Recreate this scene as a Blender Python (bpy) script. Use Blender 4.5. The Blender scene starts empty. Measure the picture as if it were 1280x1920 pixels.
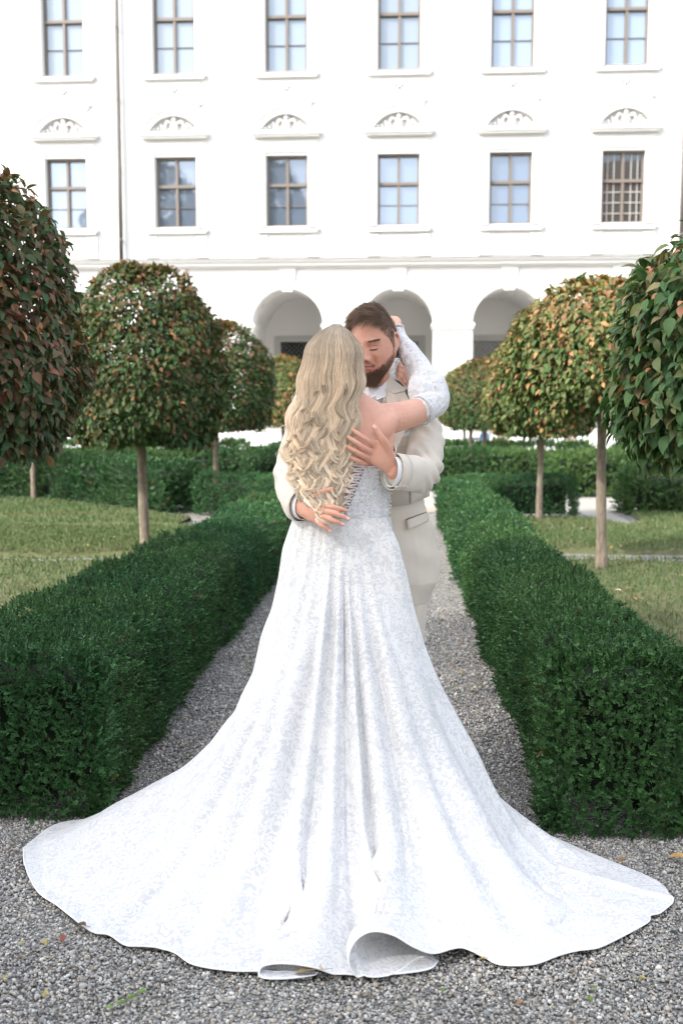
import bpy, bmesh, math, random
import numpy as np
from mathutils import Vector, Matrix
from mathutils.geometry import tessellate_polygon
rng = np.random.default_rng(7); random.seed(7)
S = bpy.context.scene; COL = S.collection
R = math.radians
# ---------------------------------------------------------------- camera, world, sun, exposure
CAM_H, YAW, PITCH, FPX = 1.45, R(3.3), R(5.45), 1867.0
cd = bpy.data.cameras.new('camera'); cam = bpy.data.objects.new('camera', cd); COL.objects.link(cam)
cd.lens = 35.0; cd.sensor_width = 36; cd.clip_end = 500; cd.clip_start = 0.05
cam.location = (0, 0, CAM_H); cam.rotation_euler = (math.pi/2 - PITCH, 0, YAW); S.camera = cam
cd.dof.use_dof = True; cd.dof.focus_distance = 3.35; cd.dof.aperture_fstop = 3.2
SUN_EL, SUN_AZ = R(41), R(-48)     # azimuth of the direction the light comes FROM, measured from -Y towards -X
sx, sy, sz = math.sin(SUN_AZ)*math.cos(SUN_EL), -math.cos(SUN_AZ)*math.cos(SUN_EL), math.sin(SUN_EL)
w = bpy.data.worlds.new('World'); S.world = w; w.use_nodes = True
nt = w.node_tree; bg = nt.nodes['Background']
sky = nt.nodes.new('ShaderNodeTexSky'); sky.sky_type = 'NISHITA'; sky.sun_disc = False
sky.sun_elevation = SUN_EL; sky.sun_rotation = math.atan2(sx, sy); sky.dust_density = 2.5; sky.air_density = 1.2; sky.ozone_density = 1.0
hs_ = nt.nodes.new('ShaderNodeHueSaturation'); hs_.inputs['Saturation'].default_value = .42; nt.links.new(sky.outputs[0], hs_.inputs['Color']); nt.links.new(hs_.outputs[0], bg.inputs[0]); bg.inputs[1].default_value = 0.15
sd = bpy.data.lights.new('sun', 'SUN'); sun = bpy.data.objects.new('sun', sd); COL.objects.link(sun)
sd.energy = 1.1; sd.angle = R(2.0); sd.color = (1, .955, .88)
sun.rotation_euler = Vector((-sx, -sy, -sz)).to_track_quat('-Z', 'Y').to_euler(); sun.location = (-10, -10, 20)
S.view_settings.view_transform = 'Standard'; S.view_settings.look = 'None'
S.view_settings.exposure = 1.9; S.view_settings.gamma = 1.0
S.render.engine = 'CYCLES'; S.cycles.max_bounces = 8; S.cycles.transparent_max_bounces = 12; S.cycles.use_denoising = True; S.cycles.filter_width = 1.15
# ---------------------------------------------------------------- helpers
_F = Vector((-math.sin(YAW)*math.cos(PITCH), math.cos(YAW)*math.cos(PITCH), -math.sin(PITCH)))
_R = Vector((math.cos(YAW), math.sin(YAW), 0)); _U = _R.cross(_F)
def P(px, py, Y):                     # where the photo's pixel meets the upright plane at distance Y
    d = _F + _R*((px-640)/FPX) + _U*((960-py)/FPX)
    return Vector((0, 0, CAM_H)) + d*(Y/d.y)
def G(px, py, z=0.0):                 # where the photo's pixel meets the ground
    d = _F + _R*((px-640)/FPX) + _U*((960-py)/FPX)
    return Vector((0, 0, CAM_H)) + d*((z-CAM_H)/d.z)
def tag(o, label=None, cat=None, group=None, kind=None):
    if label: o['label'] = label
    if cat: o['category'] = cat
    if group: o['group'] = group
    if kind: o['kind'] = kind
    return o
def empty(name, loc=(0, 0, 0), rz=0):
    o = bpy.data.objects.new(name, None); COL.objects.link(o); o.location = loc; o.rotation_euler = (0, 0, rz); o.empty_display_size = .1
    return o
def link(name, me, mat=None, parent=None, smooth=False):
    o = bpy.data.objects.new(name, me); COL.objects.link(o)
    if mat is not None and not me.materials: me.materials.append(mat)
    if parent is not None:
        o.parent = parent
    if smooth: me.polygons.foreach_set('use_smooth', np.ones(len(me.polygons), bool))
    return o
def npmesh(name, V, Fc, attrs=None, uv=None):
    """V (n,3); Fc (m,k) one polygon size, or a list of such arrays"""
    if not isinstance(Fc, list): Fc = [Fc]
    me = bpy.data.meshes.new(name); V = np.asarray(V, np.float32)
    me.vertices.add(len(V)); me.vertices.foreach_set('co', V.ravel())
    idx = np.concatenate([f.ravel() for f in Fc]).astype(np.int32)
    tot = np.concatenate([np.full(len(f), f.shape[1]) for f in Fc]).astype(np.int32)
    st = np.concatenate([[0], np.cumsum(tot)[:-1]]).astype(np.int32)
    me.loops.add(len(idx)); me.loops.foreach_set('vertex_index', idx)
    me.polygons.add(len(tot)); me.polygons.foreach_set('loop_start', st)
    try: me.polygons.foreach_set('loop_total', tot)
    except Exception: pass
    if attrs:
        for k, a in attrs.items():
            a = np.asarray(a, np.float32)
            if a.ndim == 1:
                at = me.attributes.new(k, 'FLOAT', 'POINT'); at.data.foreach_set('value', a)
            else:
                if a.shape[1] == 3: a = np.concatenate([a, np.ones((len(a), 1), np.float32)], 1)
                at = me.attributes.new(k, 'FLOAT_COLOR', 'POINT'); at.data.foreach_set('color', a.ravel())
    if uv is not None:
        l = me.uv_layers.new(name='UVMap'); l.data.foreach_set('uv', np.asarray(uv, np.float32)[idx].ravel())
    me.update(calc_edges=True); me.validate()
    return me
class MB:                              # collects shapes into one mesh
    def __init__(s): s.v = []; s.f = []
    def add(s, V, Fs):
        b = len(s.v); s.v += [tuple(p) for p in V]; s.f += [tuple(i+b for i in f) for f in Fs]; return s
    def box(s, x0, x1, y0, y1, z0, z1):
        V = [(x, y, z) for z in (z0, z1) for y in (y0, y1) for x in (x0, x1)]
        return s.add(V, [(0, 2, 3, 1), (4, 5, 7, 6), (0, 1, 5, 4), (2, 6, 7, 3), (0, 4, 6, 2), (1, 3, 7, 5)])
    def bar(s, a, b, w, h, up=(0, 0, 1)):  # square bar from a to b
        a, b = Vector(a), Vector(b); d = (b-a).normalized(); u = Vector(up)
        if abs(d.dot(u)) > .95: u = Vector((1, 0, 0))
        r = d.cross(u).normalized(); u = r.cross(d)
        V = [p + r*(i*w/2) + u*(j*h/2) for p in (a, b) for i, j in ((-1, -1), (1, -1), (1, 1), (-1, 1))]
        return s.add(V, [(3, 2, 1, 0), (4, 5, 6, 7), (0, 1, 5, 4), (1, 2, 6, 5), (2, 3, 7, 6), (3, 0, 4, 7)])
    def tube(s, pts, rad, seg=10, cap=True, flat=None):
        pts = [Vector(p) for p in pts]; n = len(pts)
        if not hasattr(rad, '__len__'): rad = [rad]*n
        rings = []; prev = None
        for i, p in enumerate(pts):
            t = (pts[min(i+1, n-1)]-pts[max(i-1, 0)]).normalized()
            if prev is None:
                a = Vector((1, 0, 0)) if abs(t.x) < .8 else Vector((0, 1, 0))
                prev = (a - t*a.dot(t)).normalized()
            else: prev = (prev - t*prev.dot(t)).normalized()
            q = t.cross(prev); r = rad[i]; ra, rb = (r if hasattr(r, '__len__') else (r, r))
            rings.append([p + prev*(ra*math.cos(2*math.pi*k/seg)) + q*(rb*math.sin(2*math.pi*k/seg)) for k in range(seg)])
        V = [v for r_ in rings for v in r_]
        Fs = [(i*seg+k, i*seg+(k+1) % seg, (i+1)*seg+(k+1) % seg, (i+1)*seg+k) for i in range(n-1) for k in range(seg)]
        if cap: Fs += [tuple(range(seg-1, -1, -1)), tuple((n-1)*seg+k for k in range(seg))]
        return s.add(V, Fs)
    def prism(s, poly, y0, y1):        # outline in x,z, thickness in y (convex or not; caps tessellated)
        n = len(poly); V = [(x, y0, z) for x, z in poly] + [(x, y1, z) for x, z in poly]
        tri = tessellate_polygon([[Vector((x, z, 0)) for x, z in poly]])
        Fs = [tuple(t) for t in tri] + [tuple(i+n for i in reversed(t)) for t in tri]
        Fs += [(i, (i+1) % n, (i+1) % n + n, i+n) for i in range(n)]
        return s.add(V, Fs)
    def build(s, name, mat, parent=None, smooth=False, bevel=0):
        me = bpy.data.meshes.new(name); me.from_pydata(s.v, [], s.f)
        bm = bmesh.new(); bm.from_mesh(me); bmesh.ops.recalc_face_normals(bm, faces=bm.faces)
        if bevel: bmesh.ops.bevel(bm, geom=bm.edges[:], offset=bevel, segments=2, affect='EDGES', clamp_overlap=True)
        bm.to_mesh(me); bm.free()
        return link(name, me, mat, parent, smooth)
def rings(pts, rads, side=(1, 0, 0), seg=20, sub=6):
    """closed smooth tube through pts (Catmull-Rom), elliptical radii (along side, across); returns V, F for an MB"""
    pts = np.array([list(p) for p in pts], float); rads = np.array([r if hasattr(r, '__len__') else (r, r) for r in rads], float)
    def cr(A, sub):
        A = np.vstack([2*A[0]-A[1], A, 2*A[-1]-A[-2]]); out = []
        for i in range(1, len(A)-2):
            for k in range(sub):
                t = k/sub; p0, p1, p2, p3 = A[i-1:i+3]
                out.append(.5*((2*p1)+(-p0+p2)*t+(2*p0-5*p1+4*p2-p3)*t*t+(-p0+3*p1-3*p2+p3)*t**3))
        out.append(A[-2]); return np.array(out)
    C = cr(pts, sub); Rr = np.maximum(cr(rads, sub), 1e-4)
    T = np.gradient(C, axis=0); T /= np.linalg.norm(T, axis=1)[:, None]+1e-12
    V = []; n = len(C); sd_ = np.array(side, float)
    th = np.arange(seg)*2*math.pi/seg
    def ring(c, t, ra, rb):
        u = sd_ - t*sd_.dot(t); u /= np.linalg.norm(u)+1e-9; q = np.cross(t, u)
        return c + np.outer(np.cos(th)*ra, u) + np.outer(np.sin(th)*rb, q)
    for a in (60, 30):                 # rounded start cap
        V.append(ring(C[0]-T[0]*min(Rr[0])*math.sin(R(a)), T[0], *(Rr[0]*math.cos(R(a)))))
    for i in range(n): V.append(ring(C[i], T[i], *Rr[i]))
    for a in (30, 60):
        V.append(ring(C[-1]+T[-1]*min(Rr[-1])*math.sin(R(a)), T[-1], *(Rr[-1]*math.cos(R(a)))))
    m = len(V); V = np.vstack(V)
    Fs = [(i*seg+k, i*seg+(k+1) % seg, (i+1)*seg+(k+1) % seg, (i+1)*seg+k) for i in range(m-1) for k in range(seg)]
    Fs += [tuple(range(seg-1, -1, -1)), tuple((m-1)*seg+k for k in range(seg))]
    return V, Fs
def scatter(tv, tf, pos, M, sc, tint=None, extra=None):
    """copies of a small template (tv, tf) baked to one vertex array: pos (n,3), M (n,3,3) columns = axes"""
    n, k = len(pos), len(tv)
    V = np.einsum('nij,kj->nki', M*np.reshape(sc, (-1, 1, 1)), tv) + pos[:, None, :]
    Fc = (tf[None] + (np.arange(n)*k)[:, None, None]).reshape(-1, tf.shape[1])
    at = {}
    if tint is not None: at['tint'] = np.repeat(tint, k, axis=0)
    return V.reshape(-1, 3), Fc, at
def frames(fwd, nrm):                  # rotation with x=side, y=fwd (leaf length), z=normal
    f = fwd/(np.linalg.norm(fwd, axis=1)[:, None]+1e-9)
    s_ = np.cross(f, nrm); s_ /= np.linalg.norm(s_, axis=1)[:, None]+1e-9
    n_ = np.cross(s_, f)
    return np.stack([s_, f, n_], axis=2)
_ph = rng.uniform(0, 6.28, (40,)); _kd = rng.normal(size=(40, 3)); _kd /= np.linalg.norm(_kd, axis=1)[:, None]
def wob(p, freq, seed=0, n=6):         # cheap smooth noise about -1..1
    p = np.asarray(p); o = np.zeros(p.shape[:-1])
    for i in range(n):
        j = (i*3+seed*7) % 40; o += np.sin((p@_kd[j])*freq*(1+.37*i)+_ph[(j+seed) % 40])/(1+.3*i)
    return o/2.6
# ---------------------------------------------------------------- materials
def mat(name, col=(.5, .5, .5), rough=.6, **kw):
    m = bpy.data.materials.new(name); m.use_nodes = True; b = m.node_tree.nodes['Principled BSDF']
    b.inputs['Base Color'].default_value = (*col, 1); b.inputs['Roughness'].default_value = rough
    for k, v in kw.items(): b.inputs[k.replace('_', ' ')].default_value = v
    return m
class NG:                              # node shorthand
    def __init__(s, m): s.t = m.node_tree; s.b = s.t.nodes.get('Principled BSDF'); s.out = s.t.nodes.get('Material Output')
    def n(s, ty, **kw):
        x = s.t.nodes.new('ShaderNode'+ty)
        for k, v in kw.items():
            if k.startswith('i_'):
                key = k[2:]; key = int(key) if key.isdigit() else key.replace('_', ' ')
                if isinstance(v, bpy.types.NodeSocket): s.t.links.new(v, x.inputs[key])
                else: x.inputs[key].default_value = v
            else: setattr(x, k, v)
        return x
    def l(s, a, b): s.t.links.new(a, b)
    def math(s, op, a, b=0.0, c=0.0, clamp=False):
        x = s.n('Math', operation=op, use_clamp=clamp)
        for i, v in enumerate((a, b, c)):
            if isinstance(v, bpy.types.NodeSocket): s.l(v, x.inputs[i])
            else: x.inputs[i].default_value = v
        return x.outputs[0]
    def ramp(s, fac, stops, interp='LINEAR'):
        x = s.n('ValToRGB'); x.color_ramp.interpolation = interp; e = x.color_ramp.elements
        while len(e) < len(stops): e.new(.5)
        for k, (p_, c) in zip(e, stops): k.position = p_; k.color = (*c, 1) if len(c) == 3 else c
        s.l(fac, x.inputs[0]); return x.outputs[0]
    def mix(s, fac, a, b, blend='MIX'):
        x = s.n('Mix', data_type='RGBA', blend_type=blend)
        for i, v in ((0, fac), (6, a), (7, b)):
            if isinstance(v, bpy.types.NodeSocket): s.l(v, x.inputs[i])
            elif i == 0: x.inputs[0].default_value = v
            else: x.inputs[i].default_value = (*v, 1)
        return x.outputs[2]
    def noise(s, scale, detail=4, rough=.55, vec=None, dist=0):
        x = s.n('TexNoise'); x.inputs['Scale'].default_value = scale; x.inputs['Detail'].default_value = detail
        x.inputs['Roughness'].default_value = rough; x.inputs['Distortion'].default_value = dist
        if vec is None: vec = s.n('TexCoord').outputs['Object']
        s.l(vec, x.inputs['Vector']); return x.outputs[0]
    def bump(s, h, strength=.5, dist=.01):
        x = s.n('Bump'); x.inputs['Strength'].default_value = strength; x.inputs['Distance'].default_value = dist
        s.l(h, x.inputs['Height']); s.l(x.outputs[0], s.b.inputs['Normal']); return x.outputs[0]
def leafmat(name, trans=.25, rough=.45, gain=1.0):
    m = mat(name, rough=rough); g = NG(m)
    a = g.n('Attribute', attribute_name='tint').outputs['Color']
    g.l(a, g.b.inputs['Base Color']); g.b.inputs['Specular IOR Level'].default_value = .4
    if trans:
        tr = g.n('BsdfTranslucent'); tc = g.mix(1.0, a, (1.0, 1.0, .55), 'MULTIPLY'); g.l(tc, tr.inputs[0])
        mx = g.n('MixShader'); mx.inputs[0].default_value = trans
        g.l(g.b.outputs[0], mx.inputs[1]); g.l(tr.outputs[0], mx.inputs[2]); g.l(mx.outputs[0], g.out.inputs[0])
    return m
M = {}
M['leaf'] = leafmat('crown_leaf', .24, .6); M['box'] = leafmat('box_leaf', .12, .38); M['grass'] = leafmat('grass_blade', .2, .6)
m = M['bark'] = mat('bark', rough=.9); g = NG(m)
tc = g.n('TexCoord').outputs['Object']; mp = g.n('Mapping', i_Vector=tc, i_Scale=(1, 1, .25)).outputs[0]
n1 = g.noise(38, 6, .65, mp); n2 = g.noise(5, 3, .5)
c = g.ramp(n1, [(.3, (.085, .062, .045)), (.52, (.24, .19, .145)), (.75, (.36, .31, .25))])
c = g.mix(g.ramp(n2, [(.42, (0, 0, 0)), (.62, (.6, .6, .6))]), c, (.17, .15, .11)); g.l(c, g.b.inputs['Base Color']); g.bump(n1, .8, .012)
m = M['plaster'] = mat('white_plaster', rough=.85); g = NG(m)
n1 = g.noise(.6, 5, .6); c = g.ramp(n1, [(.3, (.70, .69, .675)), (.7, (.75, .745, .735))]); g.l(c, g.b.inputs['Base Color']); g.bump(g.noise(30, 4), .12, .01)
M['trim'] = mat('white_trim', (.74, .735, .72), .8)
M['vault'] = mat('bounce_lit_plaster', (.86, .85, .835), .85)  # paler than the wall: bounced light put into the arch colour
m = M['stone'] = mat('pale_stone', rough=.85); g = NG(m); c = g.ramp(g.noise(6, 6, .65), [(.3, (.42, .38, .33)), (.7, (.6, .56, .5))]); g.l(c, g.b.inputs['Base Color']); g.bump(g.noise(60, 4), .3, .004)
M['frame'] = mat('brown_window_frame', (.175, .145, .122), .5); M['lead'] = mat('pipe_metal', (.15, .135, .125), .5, Metallic=.4)
M['iron'] = mat('dark_iron', (.03, .03, .03), .5); M['dark'] = mat('dark_room', (.02, .02, .022), .9)
# ---------------------------------------------------------------- ground, lawns, gravel
m = M['gravel'] = mat('gravel_ground', rough=.9); g = NG(m)
tc = g.n('TexCoord').outputs['Object']
v1 = g.n('TexVoronoi', i_Vector=tc, i_Scale=85.0, feature='F1')
hs = g.n('SeparateColor', i_0=v1.outputs['Color'])
stone = g.ramp(hs.outputs[0], [(0, (.16, .16, .16)), (.3, (.32, .32, .315)), (.55, (.45, .435, .41)), (.8, (.58, .57, .55)), (1, (.72, .71, .68))])
gap = g.ramp(v1.outputs['Distance'], [(.3, (1, 1, 1)), (.62, (.35, .33, .3))])
c = g.mix(1.0, stone, gap, 'MULTIPLY')
v2 = g.noise(1.3, 4, .6); c = g.mix(g.ramp(v2, [(.45, (0, 0, 0)), (.7, (.55, .55, .55))]), c, (.33, .30, .26))
g.l(c, g.b.inputs['Base Color'])
inv = g.math('SUBTRACT', 1.0, v1.outputs['Distance']); g.bump(inv, .9, .012)
me = npmesh('ground', [(-150, -120, 0), (150, -120, 0), (150, 200, 0), (-150, 200, 0)], np.array([[0, 1, 2, 3]]))
tag(link('ground', me, M['gravel']), kind='structure')

m = M['lawn'] = mat('lawn_soil', rough=.95); g = NG(m)
c = g.ramp(g.noise(14, 6, .7), [(.3, (.05, .062, .022)), (.5, (.105, .115, .045)), (.7, (.19, .175, .085))]); g.l(c, g.b.inputs['Base Color']); g.bump(g.noise(90, 3), .6, .01)
GN = iter(['near left lawn', 'middle left lawn', 'far left lawn below the hedge', 'near right lawn', 'right lawn beyond the gravel strip', 'small lawn patch behind the groom', 'farthest left lawn', 'farthest right lawn'])
def blades(area_fn, box, n, h=.035, name='grass'):
    x0, x1, y0, y1 = box
    p = rng.uniform((x0, y0), (x1, y1), (n, 2)); p = p[area_fn(p)]; n = len(p)
    a = rng.uniform(0, 6.283, n); lean = rng.normal(0, .35, (n, 2))
    d = (p[:, 1]/8).clip(.8, 1.8)
    hh = h*rng.uniform(.5, 1.3, n)*d**.5; w_ = .0035*d*rng.uniform(.7, 1.4, n)
    b = np.column_stack([p, np.full(n, .055)]); s_ = np.column_stack([np.cos(a), np.sin(a), 0*a])*w_[:, None]
    t = b + np.column_stack([lean*hh[:, None], hh]); md = (b+t)/2 + np.column_stack([lean*-.15*hh[:, None], .12*hh])
    V = np.stack([b-s_, b+s_, md+s_*.7, md-s_*.7, t], 1).reshape(-1, 3); k = (np.arange(n)*5)[:, None]
    dry = (.5+.28*wob(np.column_stack([p, 0*a]), 2.1, 3) + rng.normal(0, .3, n)).clip(0, 1)[:, None]
    col = (np.array([.072, .148, .045])*(1-dry) + np.array([.165, .18, .08])*dry)*rng.uniform(.7, 1.3, (n, 1))
    me = npmesh(name, V, [k+np.array([[0, 1, 2, 3]]), k+np.array([[3, 2, 4]])], {'tint': np.repeat(col, 5, 0)})
    return tag(link(name, me, M['grass']), 'short green and dry autumn grass of the '+next(GN), 'grass', kind='stuff')
def lawn(x0, x1, y0f, y1f, nx=60):
    xs = np.linspace(x0, x1, nx); ya = np.array([y0f(x) for x in xs]); yb = np.array([y1f(x) for x in xs])
    rows = [0, .03, .1, .5, .9, .97, 1]; V = []
    for j, r in enumerate(rows):
        z = 0.0 if r in (0, 1) else .055
        V.append(np.column_stack([xs, ya+(yb-ya)*r, np.full(nx, z)]))
    V = np.vstack(V); i = np.arange(nx-1)
    Fc = np.vstack([np.column_stack([j*nx+i, j*nx+i+1, (j+1)*nx+i+1, (j+1)*nx+i]) for j in range(len(rows)-1)])
    tag(link('lawn', npmesh('lawn', V, Fc), M['lawn'], smooth=False), kind='structure')
    bx = (min(x0, x1), max(x0, x1), ya.min(), yb.max())
    def inside(p):
        a_ = np.interp(p[:, 0], xs, ya); b_ = np.interp(p[:, 0], xs, yb); return (p[:, 1] > a_+.03) & (p[:, 1] < b_-.03)
    return inside, bx
L = []
jg = lambda x, s: .09*math.sin(2.3*x+s)+.05*math.sin(6.1*x+2*s)
L.append((*lawn(-9, -1.5, lambda x: 3.5, lambda x: 9.75+jg(x, 0)+.04*(x+4)**2), 70000))
L.append((*lawn(-9.5, -1.9, lambda x: 10.02+jg(x, 1)*.8+.04*(x+4)**2, lambda x: 12.75+jg(x, 2)-.06*(x+6)), 60000))
L.append((*lawn(-9.5, -2.9, lambda x: 12.98+jg(x, 3)-.06*(x+6), lambda x: 16.7 if x < -6 else 16.7-.95*(x+6)**1.0), 34000))
L.append((*lawn(.9, 9, lambda x: 3.4, lambda x: 10.0+jg(x, 4)*.5), 70000))
L.append((*lawn(.95, 9.5, lambda x: 10.62+jg(x, 5)*.5, lambda x: 13.95 if x < 2.8 else 13.3 if x < 3.3 else 14.9), 50000))
L.append((*lawn(-2.5, 3.0, lambda x: 20.6, lambda x: 25.0), 16000))
L.append((*lawn(-9.5, -3.2, lambda x: 20.2, lambda x: 24.6), 9000))
L.append((*lawn(3.2, 9.5, lambda x: 19.4, lambda x: 24.6), 9000))
for fn, bx, n in L: blades(fn, bx, n)
# raised stone edging and pale path behind the couple
mb = MB().box(-.62, .62, 15.1, 15.45, .0, .11); tag(mb.build('stone_step', M['stone'], bevel=.01), 'pale worn stone step across the garden path', 'step')
m = M['path'] = mat('path_sand', rough=.95); g = NG(m); c = g.ramp(g.noise(40, 5, .7), [(.3, (.27, .255, .23)), (.7, (.42, .40, .365))]); g.l(c, g.b.inputs['Base Color']); g.bump(g.noise(120, 2), .4, .005)
mb = MB(); mb.add([(-12, 15.46, .004), (12, 15.46, .004), (12, 19.2, .004), (-12, 19.2, .004)], [(0, 1, 2, 3)])
mb.add([(-12, 27.2, .004), (12, 27.2, .004), (12, 31.05, .004), (-12, 31.05, .004)], [(0, 1, 2, 3)])
mb.add([(2.75, 13.0, .004), (3.2, 13.0, .004), (3.2, 15.45, .004), (2.75, 15.45, .004)], [(0, 1, 2, 3)])
tag(mb.build('path', M['path']), kind='structure')

# loose pebbles near the camera
ico = bmesh.new(); bmesh.ops.create_icosphere(ico, subdivisions=1, radius=1); IV = np.array([v.co[:] for v in ico.verts]); IF = np.array([[v.index for v in f.verts] for f in ico.faces]); ico.free()
HEDGE_L = [(-1.39, 3.42), (-1.41, 5.7), (-1.33, 6.6), (-1.30, 13.2), (-2.0, 14.4), (-2.9, 14.7)]
HEDGE_R = [(.78, 3.42), (.78, 8.0), (.80, 13.1), (1.3, 14.2), (2.45, 14.35)]
def pebbles(box, n, size, seed):
    r = np.random.default_rng(seed); x0, x1, y0, y1 = box
    p = r.uniform((x0, y0), (x1, y1), (n, 2))
    keep = ~(((p[:, 0] < -1.05) | (p[:, 0] > .62)) & (p[:, 1] > 3.5)); p = p[keep]; n = len(p)
    s_ = size*np.exp(r.normal(0, .32, n))*(.45+.0)
    A = r.normal(size=(n, 3, 3)); Q, _ = np.linalg.qr(A); an = np.stack([np.ones(n), r.uniform(.65, .95, n), r.uniform(.45, .8, n)], 1)
    Mx = Q*an[:, None, :]
    pos = np.column_stack([p, s_*r.uniform(.0, .7, n)+.003*wob(np.column_stack([p, 0*s_]), 9, 2)+.002])
    base = np.array([[.13, .13, .13], [.22, .215, .21], [.31, .30, .29], [.42, .41, .39], [.36, .31, .25], [.54, .52, .49], [.25, .215, .175], [.16, .165, .17]])
    t = base[r.choice(8, n, p=[.10, .2, .22, .17, .12, .09, .05, .05])]*r.uniform(1.0, 1.5, (n, 1))*np.array([1.01, 1.0, .97])
    t = t*.84+.05
    V, Fc, at = scatter(IV, IF, pos, Mx, s_, t)
    return V, Fc, at
m = M['pebble'] = mat('pebble', rough=.75); g = NG(m); g.l(g.n('Attribute', attribute_name='tint').outputs['Color'], g.b.inputs['Base Color'])
for bx, n, sz, sd_ in (((-1.6, 1.35, 2.0, 3.9), 128000, .0088, 1), ((-1.2, .66, 3.9, 7.5), 60000, .0125, 2)):
    V, Fc, at = pebbles(bx, n, sz, sd_)
    tag(link('gravel', npmesh('gravel', V, Fc, at), M['pebble'], smooth=False), 'loose grey gravel around the train in the foreground' if sd_ == 1 else 'loose grey gravel on the path between the two near hedges', 'gravel', kind='stuff')

# ---------------------------------------------------------------- hedges
def boxleaf():                         # one sprig of box leaves, length about 1 along +Y
    V, Fc = [], []
    for i in range(11):
        t = i/10; a = i*2.4; y = .12+.8*t; out = Vector((math.cos(a), 0, math.sin(a)))
        d = (out*(1.0-.75*t)+Vector((0, .55+.8*t, 0))).normalized(); s_ = d.cross(Vector((0, 1, 0)) if abs(d.y) < .95 else Vector((1, 0, 0))).normalized()
        b = Vector((0, y, 0)); l = .40*(1-.25*t); k = len(V)
        n_ = s_.cross(d)*.05
        V += [b, b+d*l*.45+s_*l*.27+n_, b+d*l, b+d*l*.45-s_*l*.27+n_]; Fc.append([k, k+1, k+2, k+3])
    return np.array([v[:] for v in V]), np.array(Fc)
BV, BF = boxleaf()
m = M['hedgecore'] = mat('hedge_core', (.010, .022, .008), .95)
def hedge(label, path, width, h, dens, leaf=.05, seed=0, group=None, rough=.035, warm=0.0, name='hedge', wf=lambda y: 1.0):
    r = np.random.default_rng(100+seed); pts = np.array(path, float)
    # resample the path
    seg = np.linalg.norm(np.diff(pts, axis=0), axis=1); cum = np.concatenate([[0], np.cumsum(seg)]); Lg = cum[-1]
    n = max(8, int(Lg/.12)); s_ = np.linspace(0, Lg, n)
    C = np.column_stack([np.interp(s_, cum, pts[:, i]) for i in (0, 1)])
    if len(pts) > 2:
        for _ in range(4): C[1:-1] = (C[:-2]+2*C[1:-1]+C[2:])/4
    T = np.gradient(C, axis=0); T /= np.linalg.norm(T, axis=1)[:, None]; N = np.column_stack([T[:, 1], -T[:, 0]])
    hw, c = width/2, min(.07, width*.2)
    prof = [(hw*.92, 0), (hw, .12), (hw, h*.5), (hw*.99, h-c), (hw-c*.4, h-c*.3), (hw-c, h), (0, h+.005), (-hw+c, h), (-hw+c*.4, h-c*.3), (-hw*.99, h-c), (-hw, h*.5), (-hw, .12), (-hw*.92, 0)]
    k = len(prof); V = []
    for i in range(n):
        for a, z in prof: V.append((*(C[i]+N[i]*a*wf(C[i][1])), z*(.97+.03*wf(C[i][1]))))
    V = np.array(V)
    cen = np.column_stack([np.repeat(C, k, 0), np.full(n*k, h*.45)])
    i = np.arange(n-1)[:, None]; j = np.arange(k-1)[None]
    Q = np.stack([i*k+j, i*k+j+1, (i+1)*k+j+1, (i+1)*k+j], -1).reshape(-1, 4)
    # end caps: fans of rings towards the section centre
    caps = []; VV = [V]
    base = len(V)
    for e, ii in ((0, 0), (1, n-1)):
        ring = V[ii*k:(ii+1)*k]; ctr = np.array([*C[ii], h*.5])
        rr = [ring]; prev = np.arange(ii*k, (ii+1)*k)
        for f in (.9, .6, .3, .02):
            off = np.array([*(T[ii]*(.035 if f < .8 else .02)*(1 if e else -1)), 0])
            nr = ctr*np.array([1, 1, 0]) + (ring-ctr*np.array([1, 1, 0]))*np.array([f, f, f]) + off
            VV.append(nr); cur = np.arange(base, base+k); base += k
            q = np.stack([prev[:-1], prev[1:], cur[1:], cur[:-1]], -1); caps.append(q if e else q[:, ::-1]); prev = cur
    V = np.vstack(VV); Q = np.vstack([Q]+caps)
    # surface triangles for sampling
    tri = np.vstack([Q[:, [0, 1, 2]], Q[:, [0, 2, 3]]]); A, B, Cc = V[tri[:, 0]], V[tri[:, 1]], V[tri[:, 2]]
    nn = np.cross(B-A, Cc-A); ar = np.linalg.norm(nn, axis=1)/2; nn /= (2*ar[:, None]+1e-12)
    mid = (A+B+Cc)/3; ci = np.array([np.argmin((C[:, 0]-q[0])**2+(C[:, 1]-q[1])**2) for q in mid])
    out = mid-np.column_stack([C[ci], np.full(len(mid), h*.4)]); flip = (nn*out).sum(1) < 0
    # caps: outward is along the path
    nn[flip] *= -1
    nm_ = (n-1)*(k-1); isq = np.concatenate([np.arange(len(Q))]*2); half = (len(Q)-nm_)//2
    nn[(isq >= nm_) & (isq < nm_+half)] = (*-T[0], 0); nn[isq >= nm_+half] = (*T[-1], 0)
    d = np.array([dens(q[1]) for q in mid]); wgt = ar*d; wgt[isq >= nm_] *= 1.5; tot = int(wgt.sum()); pick = r.choice(len(tri), tot, p=wgt/wgt.sum())
    u, v = r.random(tot), r.random(tot); fl = u+v > 1; u[fl] = 1-u[fl]; v[fl] = 1-v[fl]
    pos = A[pick]+(B-A)[pick]*u[:, None]+(Cc-A)[pick]*v[:, None]; nr = nn[pick]
    bulge = (rough*(wob(pos, 2.6, seed+4)*.9+wob(pos, 6.5, seed)*.8+wob(pos, 17, seed+1)*.5+.2)).clip(-.012, .2)
    pos = pos + nr*(bulge-.01-leaf*.5*r.random(tot)**2)[:, None]
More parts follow.
